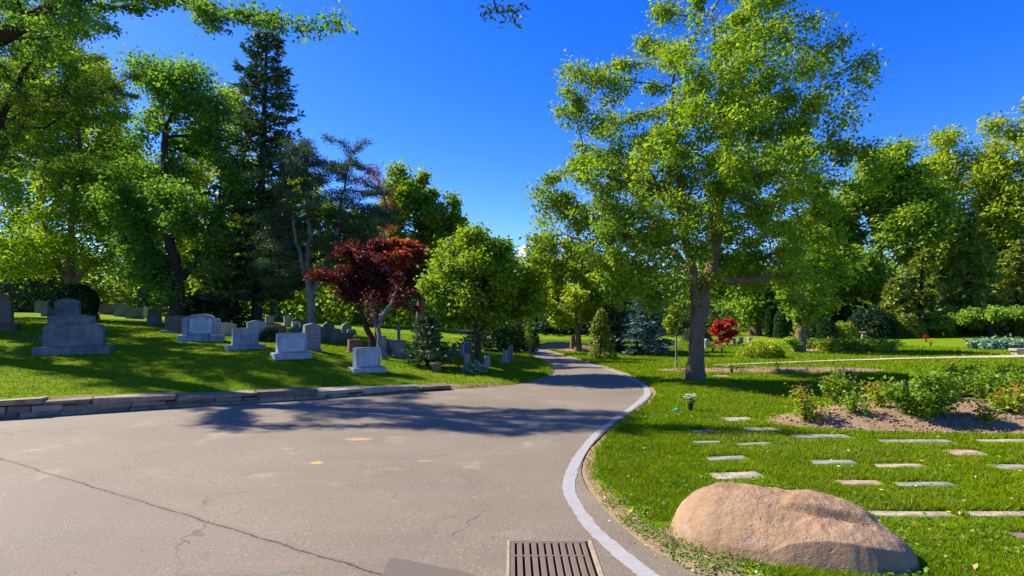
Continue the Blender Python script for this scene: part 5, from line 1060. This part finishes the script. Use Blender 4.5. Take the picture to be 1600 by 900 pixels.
def grass():
    rng = np.random.default_rng(12); n = 1500000
    r = (3.0 ** -.75 + rng.random(n) * (34.0 ** -.75 - 3.0 ** -.75)) ** (-1 / .75); th = np.radians(rng.uniform(-52, 52, n))
    x, y = r * np.sin(th), r * np.cos(th); k = on_lawn(x, y, .05); x, y, r = x[k], y[k], r[k]
    s = sdf(x, y, ROADC); wob = snoise(x, y, 2.6, 4) * .5 + .5; th_ = .04 + .26 * wob * sm((9 - y) / 5)
    right = x > 0; edge = right & (s < th_ + .05); keep = ~(edge & (rng.random(len(x)) > .12)); worn = (np.hypot((x - 1.35) / .42, (y - 3.95) / .5) < 1 + .4 * snoise(x, y, 6, 2)); keep &= ~(worn & (rng.random(len(x)) > .25))
    x, y, r, s = x[keep], y[keep], r[keep], s[keep]; n = len(x); z = height(x, y) - .008
    pat = snoise(x, y, 1.3, 7) * .5 + .5; tuft = snoise(x, y, 9, 8, 2) * .5 + .5
    mk = np.full(n, 9.0); fr = np.ones(n)
    for mx, my, hw, hd, a in MRECT: fr[(np.abs(x - mx) < hw + .04) & (y < my - hd + .02) & (y > my - hd - .12 - .22 * rng.random(n))] = .62
    for mx, my, hw, hd, a in MRECT:                                      # longer grass behind each sunk marker
        mk = np.minimum(mk, np.maximum(np.abs(x - mx) - hw, 0) + np.abs(y - my - hd - .04))
    h = fr * (.016 + .022 * tuft + .012 * pat) * rng.uniform(.6, 1.35, n) * (1 + .03 * r) * (1 + .55 * np.exp(-(mk / .06) ** 2)) * (1 + .8 * np.exp(-((s - .12) / .1) ** 2) * (x > 0) * (tuft > .5)) * (1 - .4 * (x < 0))
    w = .0028 * np.maximum(1, r / 3.6) * rng.uniform(.7, 1.3, n); a = rng.uniform(0, 6.283, n); ln = rng.normal(size=(n, 2)) * .55 * h[:, None]
    A = np.column_stack([x + np.cos(a) * w, y + np.sin(a) * w, z]); B = np.column_stack([x - np.cos(a) * w, y - np.sin(a) * w, z]); C = np.column_stack([x + ln[:, 0], y + ln[:, 1], z + h])
    V = np.stack([A, B, C], 1).reshape(-1, 3); t = NT('grass_blades'); p = t.pos(); f = t.math('ADD', t.math('MULTIPLY', t.attr('tint'), .6), t.math('SUBTRACT', t.noise(p, 1.1, 4, .7), .25))
    col = t.mix(t.math('MINIMUM', t.math('MAXIMUM', f, 0), 1), (.08, .175, .003), (.24, .33, .006)); col = t.mix(t.ramp(t.noise(p, 0.45, 5, .7, .5), [(.53, 0.), (.72, .55)]), col, (.24, .24, .04)); col = t.mix(t.ramp(t.noise(p, 3.5, 3, .7), [(.58, 0.), (.68, .5)]), col, (.05, .15, .012)); col = t.mix(t.math('MULTIPLY', t.math('GREATER_THAN', t.attr('tint'), .95), .7), col, (.40, .34, .10))
    d = t.n('BsdfDiffuse', ins={'Color': col}); tr = t.n('BsdfTranslucent', ins={'Color': col}); mx_ = t.n('MixShader', ins={0: .35, 1: d.outputs[0], 2: tr.outputs[0]}); t.t.links.new(mx_.outputs[0], t.out.inputs[0])
    tag(link('grass', np_mesh('grass', V, np.arange(n * 3).reshape(n, 3), False, None, {'tint': rng.random(n)}), t.m), kind='stuff')
grass()
def verge_weeds():
    rng = np.random.default_rng(15); pts = []
    for px, py, k, sp in [(960, 812, 26, .05), (985, 822, 30, .05), (1010, 835, 40, .06), (1030, 845, 26, .05), (1075, 872, 60, .07), (1100, 885, 60, .07), (1135, 893, 40, .07), (1045, 862, 30, .04), (935, 748, 18, .05), (945, 770, 22, .05), (952, 790, 16, .05), (1062, 835, 20, .04), (1160, 900, 40, .06), (1200, 905, 30, .06), (1000, 808, 14, .04)]:
        x, y = g(px, py); pts.append(np.column_stack([x + rng.normal(size=k * 6) * sp, y + rng.normal(size=k * 6) * sp * 1.4]))
    P = np.vstack(pts); z = height(P[:, 0], P[:, 1]); k = rng.random(len(P)) < .6; P, z = P[k], z[k]; C = np.column_stack([P, z + rng.random(len(P)) ** 1.5 * .045]); V, Q = leaf_quads(C, .022, rng, .5, -.25)
    tag(link('verge_weeds', np_mesh('verge_weeds', V, Q, False, None, {'tint': rng.random(len(Q))}), leaf_mat('weed_leaf', (.05, .16, .006), (.16, .30, .015), trans=.35)), kind='stuff')
    n = 900; th = np.radians(rng.uniform(2, 44, n)); r = 3.4 + 9 * rng.random(n) ** 1.5; x, y = r * np.sin(th), r * np.cos(th); s = sdf(x, y, ROADC); k = (s > -.1) & ((s < .4) | (rng.random(n) < .22)); x, y = x[k], y[k]
    C = np.column_stack([x, y, np.maximum(height(x, y), -.002) + .012 + .02 * rng.random(len(x))]); V, Q = leaf_quads(C, .016, rng, .9, -.1, 1.5); m = NT('petal'); m_ = m.pbr(m.mix(m.math('GREATER_THAN', m.attr('tint'), .72), (.62, .60, .52), (.75, .52, .03)), .6)
    tag(link('fallen_petals', np_mesh('fallen_petals', V, Q, False, None, {'tint': rng.random(len(Q))}), m_), kind='stuff')
    n = 500; th = np.radians(rng.uniform(-42, 20, n)); r = 3.3 + 8 * rng.random(n) ** 1.3; x, y = r * np.sin(th), r * np.cos(th); s = sdf(x, y, ROADC); k = s < -.05; x, y = x[k], y[k]
    bits('road_grit', np.column_stack([x, y, np.full(len(x), .003)]), .0015 + .004 * rng.random(len(x)) ** 3, flat_mat('grit', (.10, .075, .055), .9), rng)
verge_weeds()
def clover():
    rng = np.random.default_rng(44); n = 14000; th = np.radians(rng.uniform(0, 46, n)); r = 3.4 + 10 * rng.random(n) ** 1.3; x, y = r * np.sin(th), r * np.cos(th)
    k = on_lawn(x, y, .1); x, y = x[k], y[k]; k = snoise(x, y, 1.9, 61, 3) > .22; x, y = x[k], y[k]; z = height(x, y)
    V, Q = leaf_quads(np.column_stack([x, y, z + .018 + .022 * rng.random(len(x))]), .024, rng, 1.0, -.1, 2.0); tag(link('lawn_clover', np_mesh('lawn_clover', V, Q, False, None, {'tint': rng.random(len(Q))}), leaf_mat('clover_leaf', (.05, .14, .008), (.13, .26, .012), trans=.3)), kind='stuff')
    n = 700; th = np.radians(rng.uniform(-46, 46, n)); r = 3.4 + 14 * rng.random(n) ** 1.2; x, y = r * np.sin(th), r * np.cos(th); k = on_lawn(x, y, 0); x, y = x[k], y[k]
    V, Q = leaf_quads(np.column_stack([x, y, height(x, y) + .03]), .035, rng, .6, -.05, 1.5); m = NT('dry_leaf'); m_ = m.pbr(m.mix(m.attr('tint'), (.16, .08, .03), (.42, .30, .12)), .8)
    tag(link('dry_leaves', np_mesh('dry_leaves', V, Q, False, None, {'tint': rng.random(len(Q))}), m_), kind='stuff')
clover()
# dandelions with a stem and a yellow head, each its own
DH = flat_mat('dandelion_yellow', (.80, .55, .02), .7); ST = flat_mat('dandelion_stem', (.12, .25, .04), .7)
DL = [('yellow dandelion beside the boulder foot', 1088, 848), ('yellow dandelion in the grass right of the boulder top', 1377, 772), ('yellow dandelion at the tan marker corner', 1440, 729), ('yellow dandelion at the corner of the longest pale marker', 1482, 806), ('yellow dandelion near the frame edge below the grey marker', 1594, 741),
      ('pale dandelion clock standing left of the pinkish marker', 1310, 738), ('dandelion in the verge, nearest to the pointed bend of the line', 985, 845 - 40), ('yellow dandelion in a small group on the near lawn edge', 1006, 705)]
for i, (lb, px, py) in enumerate(DL):
    x, y, z = hit(px, py + 6); rt = empty('dandelion', (x, y, z), 0, lb, 'flower', 'dandelions in the lawn'); b = bmesh.new(); h = .05 + .02 * (i % 3)
    bmesh.ops.create_cone(b, cap_ends=True, segments=5, radius1=.0022, radius2=.0018, depth=h, matrix=Matrix.Translation((0, 0, h / 2))); bm_obj('stem', b, ST, rt)
    b = bmesh.new()
    for j in range(16):
        a = j * .393; r_ = .017; c = Vector((math.cos(a), math.sin(a), .25)) * r_; q = Vector((-math.sin(a), math.cos(a), 0)) * .004; o_ = Vector((0, 0, h))
        b.faces.new([b.verts.new(o_), b.verts.new(o_ + c * .6 + q), b.verts.new(o_ + c), b.verts.new(o_ + c * .6 - q)])
    bm_obj('flower_head', b, DH if 'clock' not in lb else flat_mat('seed_head', (.7, .7, .65), .9), rt)

# ------------------------------------------------------------ far apartment tower seen past the trees
def tower():
    d = 260; x = (846 - 800) / F * d; rt = empty('apartment_tower', (x, d, 0), R(12), 'pale grey blue apartment tower showing far off above the road trees', 'building')
    wall_ = flat_mat('tower_concrete', (.50, .50, .52), .8, .2, 0, .08, .3); gl = flat_mat('tower_glass', (.08, .14, .24), .15, .6, 0, .1, .3); W, Dp, nf, fh = 15, 14, 11, 3.0
    b = bmesh.new(); bm_box(b, -W / 2, W / 2, 0, Dp, 0, nf * fh); bm_obj('body', b, wall_, rt)
    for f in range(nf):
        for k in range(4): x0 = -W / 2 + .6 + k * (W - 1.2) / 4; b = bmesh.new(); bm_box(b, x0 + .15, x0 + (W - 1.2) / 4 - .15, -.06, .06, f * fh + 1.0, f * fh + 2.6); bm_obj('window', b, gl, rt)
    for f in range(nf): b = bmesh.new(); bm_box(b, -W / 2 - .3, W / 2 * .3, -1.4, -.07, f * fh - .12, f * fh + .85); bm_obj('balcony', b, wall_, rt)
    b = bmesh.new(); bm_box(b, -3, 2.5, 4, 10, nf * fh + .001, nf * fh + 3); bm_obj('roof_hut', b, wall_, rt)
tower()
